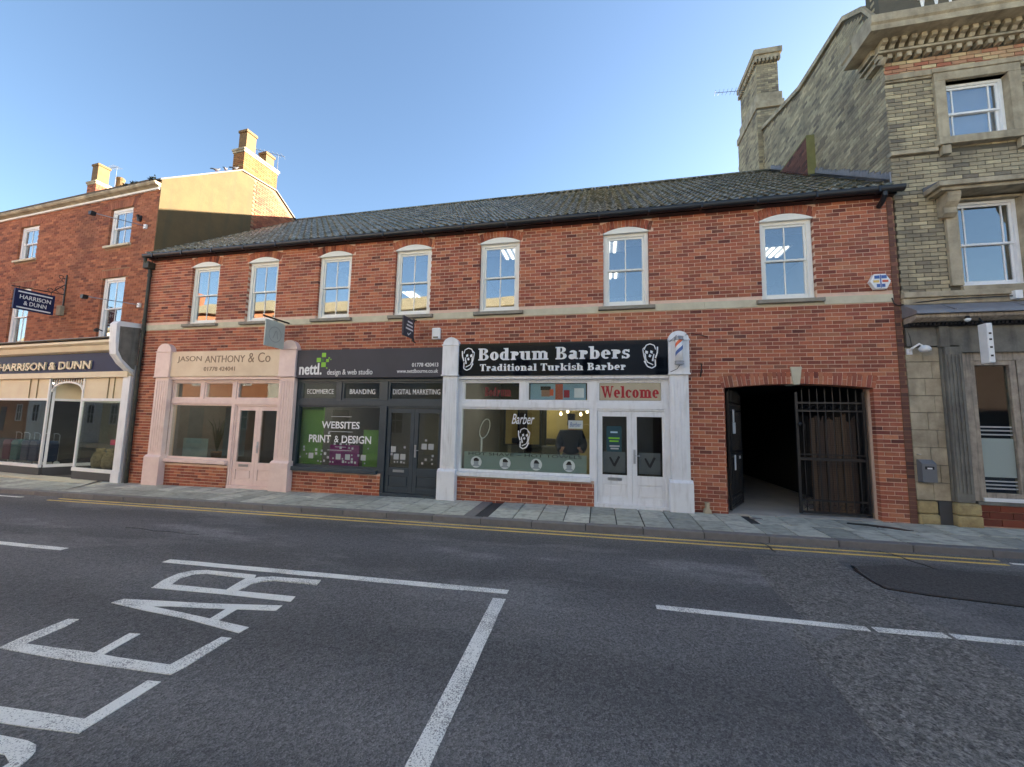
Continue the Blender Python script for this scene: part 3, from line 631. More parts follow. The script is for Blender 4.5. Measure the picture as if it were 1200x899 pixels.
# thin row of cut bricks above the arch
# roof
SLP = .71; y0r, z0r = -.20, 6.10; yr, zr = 5.0, 9.80
MB().prism([(y0r + .02, z0r - .04), (yr, zr - .06), (10.2, 6.1), (10.2, 5.9), (.0, 5.98)], 'x', XL + .0, 5.36).build('roof', M['dark'], red)
roof = [o for o in C.objects if o.name == 'roof'][0]
pitch = math.atan((zr - z0r) / (yr - y0r)); cw = .211
def tile_mb():
    t = MB(); n = 7; L0 = .36
    prof = []
    for i in range(n + 1):
        u = i / n; prof.append((u * (cw + .018), .030 * math.cos(u * 2 * math.pi * .92 - .4) + .0))
    for i in range(n):
        (a, za), (b, zb) = prof[i], prof[i + 1]
        k = len(t.v)
        t.v += [(a, 0, za + .035), (b, 0, zb + .035), (b, L0, zb + .004), (a, L0, za + .004), (a, 0, za + .015), (b, 0, zb + .015)]
        t.face((k, k + 1, k + 2, k + 3)); t.face((k + 4, k + 5, k + 1, k))
    return t
TM = tile_mb(); tme = TM.mesh('roof_tile', M['tile'], smooth=False)
rot = Matrix.Rotation(pitch, 4, 'X'); allr = MB()
nr = int(math.hypot(yr - y0r, zr - z0r) / .30) + 1; ncx = int((5.36 - XL) / cw)
tiles = []
for r_ in range(nr):
    s_ = r_ * .30 - .02
    for c_ in range(ncx + 1):
        xx = XL + .02 + c_ * cw
        if xx + cw > 5.37: continue
        tiles.append((r_, xx + random.uniform(-.003, .003), y0r + math.cos(pitch) * s_, z0r + math.sin(pitch) * s_ + random.uniform(-.003, .004)))
tiles.sort(key=lambda t: (t[1] - 0) ** 2 * .6 + (t[2] + 8.3) ** 2 * 1.6 + t[3] ** 2)
for i, (r_, tx, ty, tz) in enumerate(tiles):
    if i < 300:
        o = bpy.data.objects.new('roof_tile', tme); C.objects.link(o); o.parent = roof
        off = ORG[red]; o.location = (tx - off.x, ty - off.y, tz - off.z); o.rotation_euler = (pitch + random.uniform(-.006, .006), 0, 0)
    else:
        n = len(allr.v); q = random.random()
        for v in TM.v:
            p = rot @ Vector(v); allr.v.append((p.x + tx, p.y + ty, p.z + tz))
        for f in TM.f: allr.face(tuple(n + a for a in f), q)
allr.build('roof_tiling', M['tile'], roof, kind='stuff')
x = XL + .05
while x < 5.3:
    pr = [(math.cos(R(a)) * .13, math.sin(R(a)) * .10) for a in range(0, 181, 30)]
    MB().prism([(yr + c, zr + s - .02 + random.uniform(0, .004)) for c, s in pr], 'x', x, x + .44).build('ridge_tile', M['tile'], roof); x += .45
# gutter
mb = MB(); mb.prism([(-.265 + .065 + .065 * math.cos(R(a)), 6.055 + .075 * math.sin(R(a))) for a in range(180, 361, 20)] + [(-.135, 6.085), (-.265, 6.085)], 'x', XL - .05, 5.42)
for q in range(18): mb.box(XL + .3 + q, XL + .33 + q, -.272, -.12, 5.975, 6.088)
gut = mb.build('gutter', M['bplastic'], red, label='long black eaves gutter')
bx('fascia_board', M['bplastic'], red, XL, 5.36, -.12, -.0, 5.985, 6.12)
mb = MB().tube([(5.12, -.2, 5.99), (5.12, -.2, 5.93), (5.12, -.14, 5.86), (5.12, -.02, 5.80)], .045, 10); mb.build('gutter_outlet', M['bplastic'], red)
mb = MB().tube([(-12.30, -.2, 6.0), (-12.30, -.2, 5.92), (-12.27, -.09, 5.78), (-12.27, -.07, 5.6), (-12.27, -.07, -.16)], .042, 10)
for z in (5.5, 4.2, 3.9, 2.0, .4): mb.lathe((-12.27, -.07, z), [(.055, 0), (.055, .08)], 10)
mb.box(-12.38, -12.19, -.19, -.01, 5.72, 5.90)
mb.build('downpipe', mat('mossy_black_downpipe', (.022, .024, .022), .6, col2=lin((70, 74, 58)), nscale=7, namt=.7), red)
# lead flashing with a ragged fringe against the taller building
mb = MB()
N_ = 60
for i in range(N_):
    y = .0 + i * (4.9 / N_); z = z0r + (y - y0r) * (zr - z0r) / (yr - y0r)
    h = .20 + random.uniform(-.02, .05)
    mb.box(5.345, 5.372, y, y + 4.9 / N_ - .006, z + .03, z + .06 + h * .8, random.random())
    mb.sheet([(5.16 + random.uniform(-.05, .02), y, z + .075), (5.35, y, z + .10), (5.35, y + .078, z + .14), (5.16 + random.uniform(-.04, .02), y + .078, z + .12)])
mb.build('lead_flashing', M['lead'], red)

# rooms behind the upper windows and the shops (walls, ceiling, floor as real surfaces)
mb = MB(); mb.box(XL + .2, 5.2, .31, 5.2, 3.45, 3.52).box(XL + .2, 5.2, .31, 5.2, 5.97, 6.03).box(XL + .2, 5.2, 5.2, 5.3, 3.5, 6.0)
for xx in (-11.9, -7.5, -3.4, 2.0, 5.1): mb.box(xx, xx + .1, .32, 5.2, 3.5, 5.97)
mb.build('office_interior', M['room'], red)
def tubes(cx, cy, n=4, L_=.6):
    t = thing('ceiling_light', {0: ''}.get(0) or 'x', 'ceiling light', (cx, cy, 5.96)); mb = MB().box(cx - .32, cx + .32, cy - .32, cy + .32, 5.93, 5.968); mb.build('housing', M['white'], t)
    for i in range(n): MB().box(cx - .26 + i * .15, cx - .20 + i * .15, cy - L_ / 2, cy + L_ / 2, 5.905, 5.928).build('tube', M['lamp'], t)
    return t
tubes(4.15, 2.1)['label'] = 'lit office ceiling light seen through the upper window nearest the hexagonal alarm box'
tubes(.32, 1.15, 3)['label'] = 'lit ceiling light high behind the upper window above the barber doors, nearest the glass'
tubes(.42, 2.95, 3)['label'] = 'lit ceiling light deeper in the room behind the upper window above the barber doors'
tubes(-2.1, 1.1, 3)['label'] = 'lit ceiling light behind the upper window above the barber window'
tubes(-6.15, 3.7, 3)['label'] = 'lit ceiling light low in the upper window over the grey shop doors'
for n_ in ('ceiling_light', 'ceiling_light.001', 'ceiling_light.002', 'ceiling_light.003', 'ceiling_light.004'): bpy.data.objects[n_]['group'] = 'lit ceiling lights in the upstairs offices'
def fill_panel(x, y, z, lab, w=.6, fr=FW, grp='ceiling panels added to brighten the shops'):  # ceiling panel added to brighten a dark shop interior
    t = thing('ceiling_light', lab, 'ceiling light', (x, y, z), fr, grp)
    MB().box(x - w - .03, x + w + .03, y - .18, y + .18, z, z + .05).build('housing', M['white'], t); MB().box(x - w, x + w, y - .15, y + .15, z - .012, z - .001).build('diffuser', M['fill_glow'], t)
fill_panel(-9.8, 1.2, 2.9, 'added ceiling panel brightening the pink shop'); fill_panel(-5.8, 1.2, 2.9, 'added ceiling panel brightening the grey shop'); fill_panel(-1.6, 1.4, 2.9, 'added ceiling panel brightening the barber shop')
def room(name, x0, x1, y1, z1, mside, mback, mfloor=None, zb=None):
    z0 = .013 * x0 - .02
    mb = MB(); mb.box(x0, x0 + .06, .31, y1, z0, z1).box(x1 - .06, x1, .31, y1, z0, z1).box(x0, x1, .31, y1, z1 - .06, z1)
    mb.build(name, mside, red)
    MB().box(x0 + .06, x1 - .06, y1 - .06, y1, z0, z1 - .06).build('shop_back_wall', mback, red)
    MB().box(x0 + .06, x1 - .06, .12, y1, z0 - .03, z0 + .02).build('shop_floor', mfloor or M['carpet'], red)
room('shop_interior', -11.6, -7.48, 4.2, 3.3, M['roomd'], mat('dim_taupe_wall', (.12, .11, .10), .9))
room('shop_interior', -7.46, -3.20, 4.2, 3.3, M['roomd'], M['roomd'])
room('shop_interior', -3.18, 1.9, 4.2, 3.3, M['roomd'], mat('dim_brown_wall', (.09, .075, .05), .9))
# passage through the gateway
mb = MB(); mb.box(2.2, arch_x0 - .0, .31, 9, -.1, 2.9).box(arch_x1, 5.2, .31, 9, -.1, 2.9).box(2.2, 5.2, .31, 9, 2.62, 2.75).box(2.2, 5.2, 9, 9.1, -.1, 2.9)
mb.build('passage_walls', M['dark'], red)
mb = MB(); hbox(mb, [(arch_x0, -.02), (arch_x1, -.02), (arch_x1, 9), (arch_x0, 9)], lambda x, y: .013 * x, .004, -.1); mb.build('passage_floor', M['conc'], red)
# ================================================================ SHOPFRONTS
def ax(x, p): return x * (1 - p / 8.3)
def az(z, p): return 1.65 + (z - 1.65) * (1 - p / 8.3)
def pilaster(parent, m, x0, x1, gz, label=None, flutes=True):
    """x0..x1 of the cap block as read on the wall plane"""
    p = .15; a, b = ax(x0, p), ax(x1, p); c = (a + b) / 2; t = MB()
    zc, zt, zp = az(2.68, p), az(3.36, p), az(.55, p)
    r = (b - a) / 2
    dome = [(c + r * math.cos(R(q)), zt + .03 + r * .88 * math.sin(R(q))) for q in range(0, 181, 15)]
    t.prism([(b, zt + .03), *dome[1:-1], (a, zt + .03)], 'y', -.14, 0)
    t.box(a, b, -.15, 0, zc + .02, zt - .0)
    t.box(a - .012, b + .012, -.165, 0, zt, zt + .03)
    t.box(a - .015, b + .015, -.165, 0, zc - .01, zc + .02)
    t.box(a + .02, b - .02, -.115, 0, zp + .02, zc - .01)
    nf = 5; w = (b - a - .10) / nf
    if flutes:
        for i in range(nf): t.box(a + .05 + i * w + .012, a + .05 + (i + 1) * w - .012, -.127, -.1, zp + .12, zc - .10)
    t.prism([(-.17, gz), (0, gz), (0, zp + .05), (-.115, zp + .05), (-.17, zp - .0)], 'x', a - .02, b + .02)
    return t.build('pilaster', m, parent, label=label, bevel=.006)
def door_pair(parent, m, gm, x0, x1, z0, z1, y, hx=None, handle_left=False, letter=True):
    fr = MB().box(x0, x0 + .06, y - .02, y + .1, z0, z1 + .05).box(x1 - .06, x1, y - .02, y + .1, z0, z1 + .05).box(x0 + .06, x1 - .06, y - .021, y + .1, z1 - .03, z1 + .05).build('door_frame', m, parent, bevel=.004)
    a, b = x0 + .063, x1 - .063; mid = (a + b) / 2
    for s, (l, h) in enumerate(((a, mid - .002), (mid + .002, b))):
        t = MB(); zt = z1 - .033; st = .095
        t.box(l, l + st, y, y + .05, z0 + .03, zt).box(h - st, h, y, y + .05, z0 + .03, zt).box(l + st, h - st, y + .001, y + .05, zt - .11, zt)
        t.box(l + st, h - st, y + .001, y + .05, z0 + .03, z0 + .17).box(l + st, h - st, y + .001, y + .05, z0 + .42, z0 + .60)
        t.box(l + st, h - st, y + .022, y + .04, z0 + .17, z0 + .42).box(l + st + .04, h - st - .04, y + .008, y + .03, z0 + .20, z0 + .39)
        d = t.build('door', m, parent, bevel=.004)
        MB().box(l + st, h - st, y + .02, y + .026, z0 + .60, zt - .11).build('pane', gm, d)
        if s == 1 or handle_left:
            hxx = l + .045 if s == 1 else h - .045
            hb = MB().box(hxx - .02, hxx + .02, y - .012, y, z0 + .84, z0 + 1.12); hb.tube([(hxx, y - .01, z0 + 1.0), (hxx, y - .05, z0 + 1.0), (hxx + .10, y - .052, z0 + 1.0)], .008, 6)
            hb.build('handle', M['steel'] if m is not M['pink'] else M['steel'], d)
        if s == 0 and letter: MB().box((l + h) / 2 - .14, (l + h) / 2 + .14, y - .008, y, z0 + .49, z0 + .55).box((l + h) / 2 - .11, (l + h) / 2 + .11, y - .013, y - .008, z0 + .505, z0 + .535).build('letterbox', M['steel'], d)
    bx('threshold', m, parent, x0, x1, -.02, y + .1, z0 - .05, z0 + .028)
    return mid
def front(parent, m, gm, wx0, wx1, splits, dx0, dx1, sillz, z0, ybase=.05, lx0=None, lx1=None):
    """timber frame: big window with transom lights over, doors with transom over"""
    y = ybase; ZT, ZR, ZB = 2.56, 2.05, 1.98
    t = MB(); L0, L1 = lx0, lx1
    t.box(L0, L1, y - .04, y + .10, 2.55, 2.70)                      # head
    t.box(L0, L1, y - .03, y + .10, 1.97, 2.10)                      # transom rail
    t.box(wx1, dx0, y - .035, y + .10, sillz, 1.97).box(wx1, dx0, y - .035, y + .10, 2.10, 2.55)
    t.box(L0, wx0, y - .03, y + .10, sillz, 1.97).box(L0, wx0, y - .03, y + .10, 2.10, 2.55)
    t.box(dx1, L1, y - .03, y + .10, z0, 1.97).box(dx1, L1, y - .03, y + .10, 2.10, 2.55)
    t.box(wx1 + .0, dx0, y - .035, y + .10, z0, sillz)
    fr = t.build('window_frame', m, parent, bevel=.005)
    MB().box(wx0, wx1, y + .0, y + .08, sillz, sillz + .05).build('bottom_bead', m, fr); MB().box(wx0, wx1, y, y + .08, 1.93, 1.97).build('top_bead', m, fr)
    bx('window_sill', m, parent, L0 - .01, wx1 + .03, y - .13, y + .1, sillz - .09, sillz - .002, bevel=.008)
    MB().box(wx0, wx1, y + .03, y + .036, sillz + .05, 1.93).build('pane', gm, fr, label='large display window pane')
    edges = [(wx0, wx1)] if not splits else None
    xs = [wx0] + [v for s_ in splits for v in s_] + [wx1]
    for a, b in list(zip(xs[::2], xs[1::2])) + [(dx0, dx1)]:
        k = MB().box(a, a + .05, y - .01, y + .07, 2.10, 2.55).box(b - .05, b, y - .01, y + .07, 2.10, 2.55).box(a + .05, b - .05, y - .011, y + .07, 2.10, 2.145).box(a + .05, b - .05, y - .011, y + .07, 2.51, 2.55)
        q = k.build('transom_frame', m, parent, bevel=.003)
        MB().box(a + .05, b - .05, y + .03, y + .036, 2.145, 2.51).build('pane', gm, q)
    for s_ in splits: bx('mullion', m, parent, s_[0] + .001, s_[1] - .001, y - .03, y + .1, 2.101, 2.549)
    return fr
def gz_(x): return .013 * x
# ---- pink
pk = thing('shopfront', 'pale pink timber shopfront with fluted pilasters and cream signboard', 'shopfront', (-9.4, -.1, gz_(-9.4)))
pilaster(pk, M['pink'], -11.82, -11.33, gz_(-11.6)); pilaster(pk, M['pink'], -7.84, -7.36, gz_(-7.6))
bx('frieze', M['pink'], pk, -11.2, -7.65, -.06, -.002, 2.605, 2.70)
front(pk, M['pink'], M['shopglass'], -11.14, -9.18, [(-10.2, -10.1)], -9.08, -7.76, .54, gz_(-9), lx0=-11.25, lx1=-7.6)
door_pair(pk, M['pink'], M['shopglass'], -9.10, -7.66, gz_(-8.4) + .03, 1.96, .06)
def board(name, label, m, x0, x1, z0, z1, p=.10, cat='sign'):
    t = thing(name, label, cat, (ax((x0 + x1) / 2, p), -p / 2, az(z0, p)))
    a, b, c, d = ax(x0, p), ax(x1, p), az(z0, p), az(z1, p)
    bo = MB().box(a, b, -p, -.002, c, d).build('board', m, t, bevel=.004)
    return t, a, b, c, d
t, a, b, c, d = board('fascia_sign', 'cream signboard reading JASON ANTHONY & Co over the pink shopfront', M['psign'], -11.36, -7.82, 2.69, 3.36)
w = b - a
text('JASON', 'lettering', M['pletter'], t, a + .30, a + .30 + w * .225, c + .36, c + .54, -.10, bold=-.004)
text('ANTHONY', 'lettering', M['pletter'], t, a + w * .345, a + w * .70, c + .36, c + .54, -.10, bold=-.004)
text('& Co', 'lettering', M['pletter'], t, a + w * .73, a + w * .92, c + .35, c + .60, -.10, bold=-.004)
text('01778 424041', 'lettering', M['pletter'], t, a + w * .34, a + w * .62, c + .14, c + .25, -.10)
# ---- grey
gy = thing('shopfront', 'blue-grey timber shopfront with vinyl-lettered window between pink and white pilasters', 'shopfront', (-5.3, -.1, gz_(-5.3)))
gf = front(gy, M['grey'], M['shopglass'], -7.18, -4.98, [(-6.14, -6.02)], -4.80, -3.42, .50, gz_(-5), lx0=-7.38, lx1=-3.30)
door_pair(gy, M['grey'], M['shopglass'], -4.86, -3.36, gz_(-4) + .03, 1.96, .06)
t, a, b, c, d = board('fascia_sign', 'charcoal signboard with green squares reading nettl design & web studio', M['gsign'], -7.40, -3.46, 2.64, 3.33)
w = b - a; h = d - c
text('nettl.', 'lettering', M['letter'], t, a + .17, a + w * .205, c + .07, c + .36, -.10, bold=.022)
text('design & web studio', 'lettering', M['letter'], t, a + w * .245, a + w * .555, c + .03, c + .20, -.10, bold=.004)
text('01778 420413', 'lettering', M['letter'], t, a + w * .81, a + w * .975, c + .24, c + .33, -.10, bold=.01)
text('www.nettlbourne.co.uk', 'lettering', M['letter'], t, a + w * .715, a + w * .975, c + .10, c + .19, -.10, bold=.006)
for i, (x, z, s, mm) in enumerate([(.165, .38, .11, 'green'), (.20, .50, .11, 'green'), (.20, .26, .12, 'green'), (.232, .38, .075, 'green'), (.196, .39, .08, 'dgreen'), (.248, .46, .035, 'green'), (.262, .43, .025, 'green'), (.236, .22, .03, 'green')]):
    MB().box(a + w * x, a + w * x + s, -.104 - i * .0005, -.10, c + z, c + z + s * .95).build('emblem_square', M[mm], t)
yG = .05 + .029
def gtext(s, x0, x1, z0, z1, bold=.0, m='letter', par=None, **k): return text(s, 'window_lettering', M[m], par or gy, x0, x1, z0, z1, yG, ext=.002, bold=bold, **k)
gtext('ECOMMERCE', -7.02, -6.28, 2.25, 2.37, .004); gtext('BRANDING', -5.84, -5.16, 2.25, 2.37, .004); gtext('DIGITAL MARKETING', -4.70, -3.52, 2.25, 2.37, .004)
gtext('WEBSITES', -6.55, -5.52, 1.42, 1.59, .02); gtext('PRINT', -6.88, -6.28, 1.08, 1.26, .02); gtext('&', -6.18, -6.06, 1.09, 1.25); gtext('DESIGN', -5.98, -5.20, 1.08, 1.26, .02)
for (x0, x1, z) in ((-6.3, -5.75, 1.70), (-6.35, -5.7, 1.34), (-6.15, -5.85, .98), (-6.35, -5.7, .90)): bx('vinyl_line', M['fgrey'], gy, x0, x1, yG - .002, yG, z, z + .015)
random.seed(5)
for (X0, X1, pz0) in ((-7.12, -5.05, .60), (-4.70, -4.26, .66), (-4.02, -3.54, .66)):
    yy = (yG if X0 < -5 else .078); cell = .083; nx = int((X1 - X0) / cell); used = set()
    for r_ in range(9):
        for c_ in range(nx):
            if (r_, c_) in used or random.random() > (.40, .44, .36, .34, .24, .18, .12, .07, .04)[r_]: continue
            big = r_ < 5 and c_ < nx - 1 and random.random() < .3 and (r_ + 1, c_ + 1) not in used
            s = .13 if big else random.choice((.035, .05, .06))
            if big: used |= {(r_ + 1, c_), (r_, c_ + 1), (r_ + 1, c_ + 1)}
            x = X0 + c_ * cell + (.015 if big else random.uniform(.005, .025)); z = pz0 + r_ * cell + (.01 if big else random.uniform(.005, .025))
            MB().box(x, x + s, yy - .003, yy - .001, z, z + s).build('vinyl_square', M['fgrey'], gy)
# ---- white
wh = thing('shopfront', 'white painted timber shopfront with tall rounded pilasters and frosted barber window', 'shopfront', (-.8, -.1, gz_(-.8)))
pilaster(wh, M['pwhite'], -3.47, -3.09, gz_(-3.3), label='white pilaster beside the grey shop doors'); pilaster(wh, M['pwhite'], 1.38, 1.77, gz_(1.6), label='white pilaster with flaking paint at its foot')
front(wh, M['pwhite'], M['shopglass'], -2.97, -.18, [(-1.63, -1.52)], -.03, 1.28, .57, gz_(0), lx0=-3.14, lx1=1.42)
door_pair(wh, M['pwhite'], M['shopglass'], -.08, 1.40, gz_(.6) + .03, 1.96, .06)
bx('frieze', M['pwhite'], wh, -3.05, 1.36, -.06, -.002, 2.59, 2.68)
t, a, b, c, d = board('fascia_sign', 'glossy black signboard with white slab lettering Bodrum Barbers', M['bsign'], -3.08, 1.36, 2.67, 3.39)
w = b - a
slab_text('Bodrum Barbers', 'lettering', M['letter'], t, a + w * .105, a + w * .84, c + .335, c + .60, -.10)
slab_text('Traditional Turkish Barber', 'lettering', M['letter'], t, a + w * .115, a + w * .82, c + .10, c + .25, -.10)
def head_emblem(parent, m, cx, cz, s, y, fl=1, name='emblem'):
    mb = MB()
    def P(pts): mb.prism([(cx + fl * s * p, cz + s * q) for p, q in (pts if fl > 0 else pts[::-1])], 'y', y - .004 - .0003 * len(mb.f) / 20, y)
    def line(pts, wd):
        for (p, q) in zip(pts, pts[1:]):
            dx, dz = q[0] - p[0], q[1] - p[1]; l = math.hypot(dx, dz) or 1; nx, nz = -dz / l * wd, dx / l * wd
            P([(p[0] - nx, p[1] - nz), (q[0] - nx, q[1] - nz), (q[0] + nx, q[1] + nz), (p[0] + nx, p[1] + nz)])
    line([(-.38, .55), (-.30, .85), (0, .98), (.28, .88), (.42, .55)], .035)
    line([(-.52, .75), (-.50, .3), (-.36, -.1)], .05)
    P([(-.2, .42), (-.02, .5), (.0, .3), (-.16, .22)]); P([(.14, .4), (.34, .5), (.36, .28), (.18, .22)])
    P([(-.1, .1), (.06, .22), (.12, .02), (.0, -.05)]); P([(-.3, .2), (-.22, .22), (-.1, -.3), (-.22, -.35)]); P([(.3, .2), (.42, .3), (.38, -.2), (.28, -.2)])
    line([(-.34, -.2), (-.36, -.7), (-.1, -.85), (.2, -.72), (.44, -.3)], .045); line([(-.2, -.6), (.2, -.4), (.36, -.05)], .035); line([(.36, .75), (.52, .6), (.46, .1), (.3, -.5)], .03)
    return mb.build(name, m, parent)
head_emblem(t, M['letter'], a + w * .052, c + .35, .27, -.10); head_emblem(t, M['letter'], a + w * .925, c + .36, .27, -.10, -1)
yW = .079
bx('window_poster', mat('tan_backing_card', lin((188, 180, 156)), .7), wh, .03, 1.22, yW - .042, yW - .038, 2.15, 2.50)
slab_text('Welcome', 'window_lettering', M['red'], wh, .06, 1.20, 2.20, 2.44, yW - .043)
# transom posters
bx('window_poster', M['skyblue'], wh, -1.44, -.26, yW + .012, yW + .016, 2.15, 2.50, label='pale printed salon poster in the middle fanlight')
for i, (x0, x1, z0, z1, mm) in enumerate([(-.9, -.74, 2.16, 2.49, 'orange'), (-1.2, -1.02, 2.22, 2.40, 'skin'), (-1.22, -1.0, 2.36, 2.44, 'hair'), (-.72, -.60, 2.2, 2.36, 'red'), (-.5, -.3, 2.2, 2.4, 'letter'), (-1.02, -.94, 2.24, 2.38, 'orange')]):
    bx('poster_print', M[mm], wh, x0, x1, yW + .008 - i * .0004, yW + .011, z0, z1)
slab_text('Bodrum', 'window_lettering', mat('dim_red_vinyl', lin((110, 20, 30)), .5), wh, -2.46, -1.86, 2.22, 2.42, yW)
# frosted band with writing and four portrait discs, script sign, barber emblem, small open sign
bx('frosted_film', M['frost'], wh, -2.90, -.24, yW + .009, yW + .011, .63, 1.0)
text('HOT SHAVE ~ HOT TOWELS', 'window_lettering', M['black'], wh, -2.8, -.34, .925, .99, yW + .006, ext=.002)
for i, x in enumerate((-2.62, -1.97, -1.29, -.60)):
    cxx, czz = x, .775
    mb = MB().prism([(cxx + .125 * math.cos(R(q)), czz + .125 * math.sin(R(q))) for q in range(0, 360, 20)], 'y', yW + .002, yW + .005); di = mb.build('portrait_disc', M['letter'], wh)
    f = MB().prism([(cxx + .055 * math.cos(R(q)), czz - .01 + .075 * math.sin(R(q))) for q in range(0, 360, 30)], 'y', yW - .001, yW + .0015)
    f.prism([(cxx - .10, czz - .09), (cxx + .10, czz - .09), (cxx + .05, czz - .05), (cxx - .05, czz - .05)], 'y', yW - .0005, yW + .0012); f.build('portrait_face', mat('grey_portrait_print', (.32, .36, .38), .6) if i == 0 else bpy.data.materials['grey_portrait_print'], di)
    MB().prism([(cxx + (.06 + .012 * math.sin(i + q)) * math.cos(R(q)), czz + .02 + .075 * math.sin(R(q))) for q in range(0, 181, 20)], 'y', yW - .003, yW - .0015).build('portrait_hair', M['hair'], di)
text('Barber', 'window_lettering', M['letter'], wh, -1.84, -1.34, 1.62, 1.84, yW, ext=.003, shear=.35, bold=.006)
head_emblem(wh, M['letter'], -1.56, 1.30, .24, yW, name='window_emblem')
bx('open_sign', M['letter'], wh, -.62, -.32, yW + .002, yW + .01, 1.55, 1.72); text('Barber', 'window_lettering', M['blue'], wh, -.59, -.35, 1.59, 1.68, yW + .002, ext=.002, shear=.3)
# door vinyl: opening-hours sticker and crossed razors on a frosted panel
bx('opening_hours_sticker', mat('teal_print', lin((30, 70, 80)), .5), wh, .16, .46, yW, yW + .004, 1.10, 1.62)
for z, mm, x0, x1 in ((1.36, 'green', .20, .42), (1.30, 'green', .22, .40), (1.48, 'skyblue', .24, .38), (1.20, 'fgrey', .22, .42), (1.15, 'fgrey', .24, .40)): bx('sticker_print', M[mm], wh, x0, x1, yW - .003, yW - .001, z, z + .03)
for xa, xb in ((.09, .53), (.79, 1.20)):
    bx('frosted_film', mat('smoke_film', (.12, .13, .14), .6) if xa < .5 else bpy.data.materials['smoke_film'], wh, xa, xb, yW + .006, yW + .008, .68, 1.10)
    mb = MB(); cxx = (xa + xb) / 2
    mb.prism([(cxx - .02, .82), (cxx + .02, .80), (cxx + .12, 1.0), (cxx + .08, 1.02)], 'y', yW, yW + .004); mb.prism([(cxx - .10, .98), (cxx - .07, 1.0), (cxx + .02, .84), (cxx - .02, .82)], 'y', yW - .001, yW + .003); mb.build('razor_emblem', M['black'], wh)
# barber pole
bp = thing('barber_pole', 'wall-mounted barber pole with blue and orange stripes on the right white pilaster', 'barber pole', (ax(1.58, .25), -.24, az(2.84, .25)))
px_, pz0, pz1 = ax(1.58, .25), az(2.86, .25), az(3.45, .25)
MB().lathe((px_, -.24, pz0 + .08), [(.068, 0), (.068, pz1 - pz0 - .16)], 16).build('tube', M['letter'], bp, smooth=True)
for e, z in ((0, pz0), (1, pz1 - .09)):
    MB().lathe((px_, -.24, z), [(.05, 0), (.088, .015), (.088, .03), (.075, .04), (.075, .05), (.088, .06), (.088, .075), (.05, .09)], 16).build('end_cap', M['steel'], bp, smooth=True)
bx('bracket', M['steel'], bp, px_ - .02, px_ + .02, -.18, -.14, pz0 + .05, pz1 - .05)
for k, mm in ((0, 'blue'), (1, 'orange')):
    mb = MB(); n = 20
    for i in range(n):
        A = R(180 + i * 9); B_ = R(180 + (i + 1) * 9); zz = pz0 + .16 + k * .17 + i * .0085 * 1.1
        r = .0695
        mb.sheet([(px_ + r * math.cos(A), -.24 + r * math.sin(A), zz), (px_ + r * math.cos(B_), -.24 + r * math.sin(B_), zz + .009), (px_ + r * math.cos(B_), -.24 + r * math.sin(B_), zz + .085), (px_ + r * math.cos(A), -.24 + r * math.sin(A), zz + .076)])
    mb.build('stripe', M[mm], bp)
# hanging signs ------------------------------------------------------------
hs = thing('hanging_sign', 'small charcoal hanging sign with white bars above the grey signboard', 'sign', (-4.15, 0, 3.45))
MB().prism([(-.63, 3.50), (-.13, 3.50), (-.13, 3.93), (-.63, 3.93)], 'x', -4.17, -4.13).build('panel', M['gsign'], hs, bevel=.004)
for z in (3.97, 3.45): MB().tube([(-4.15, -.13, z), (-4.15, 0, z)], .012, 6).box(-4.17, -4.13, -.16, -.10, min(z, 3.9), max(z, 3.52)).build('bracket', M['black'], hs)
for i, (z, l0, l1) in enumerate(((3.84, .18, .40), (3.76, .14, .42), (3.68, .10, .44))): MB().box(-4.129, -4.126, -.63 + l0, -.63 + l1, z - .018, z + .018).build('printed_bar', M['letter'], hs)
MB().prism([(-.45, 3.57), (-.40, 3.53), (-.28, 3.61), (-.30, 3.62), (-.40, 3.56), (-.43, 3.59)], 'x', -4.129, -4.126).build('tick_mark', M['letter'], hs)
hs = thing('hanging_sign', 'pale square hanging sign with a faint circular emblem above the pink shopfront', 'sign', (-7.62, 0, 3.2))
MB().tube([(-7.62, -.80, 4.02), (-7.62, 0, 4.02)], .022, 6).build('bracket_arm', M['black'], hs)
MB().prism([(-.72, 3.33), (-.14, 3.33), (-.14, 3.96), (-.72, 3.96)], 'x', -7.635, -7.605).build('panel', mat('pale_sage_panel', lin((188, 198, 190)), .5), hs, bevel=.004)
mb = MB()
for i in range(24):
    A, B_ = R(i * 15), R(i * 15 + 15); mb.sheet([(-7.6035, -.43 + .19 * math.cos(A), 3.64 + .19 * math.sin(A)), (-7.6035, -.43 + .19 * math.cos(B_), 3.64 + .19 * math.sin(B_)), (-7.6035, -.43 + .175 * math.cos(B_), 3.64 + .175 * math.sin(B_)), (-7.6035, -.43 + .175 * math.cos(A), 3.64 + .175 * math.sin(A))])
mb.sheet([(-7.6035, -.50, 3.54), (-7.6035, -.48, 3.54), (-7.6035, -.40, 3.74), (-7.6035, -.42, 3.74)]); mb.sheet([(-7.6035, -.40, 3.74), (-7.6035, -.38, 3.74), (-7.6035, -.34, 3.54), (-7.6035, -.36, 3.54)])
mb.build('emblem', mat('faint_grey_print', lin((150, 160, 158)), .5), hs)
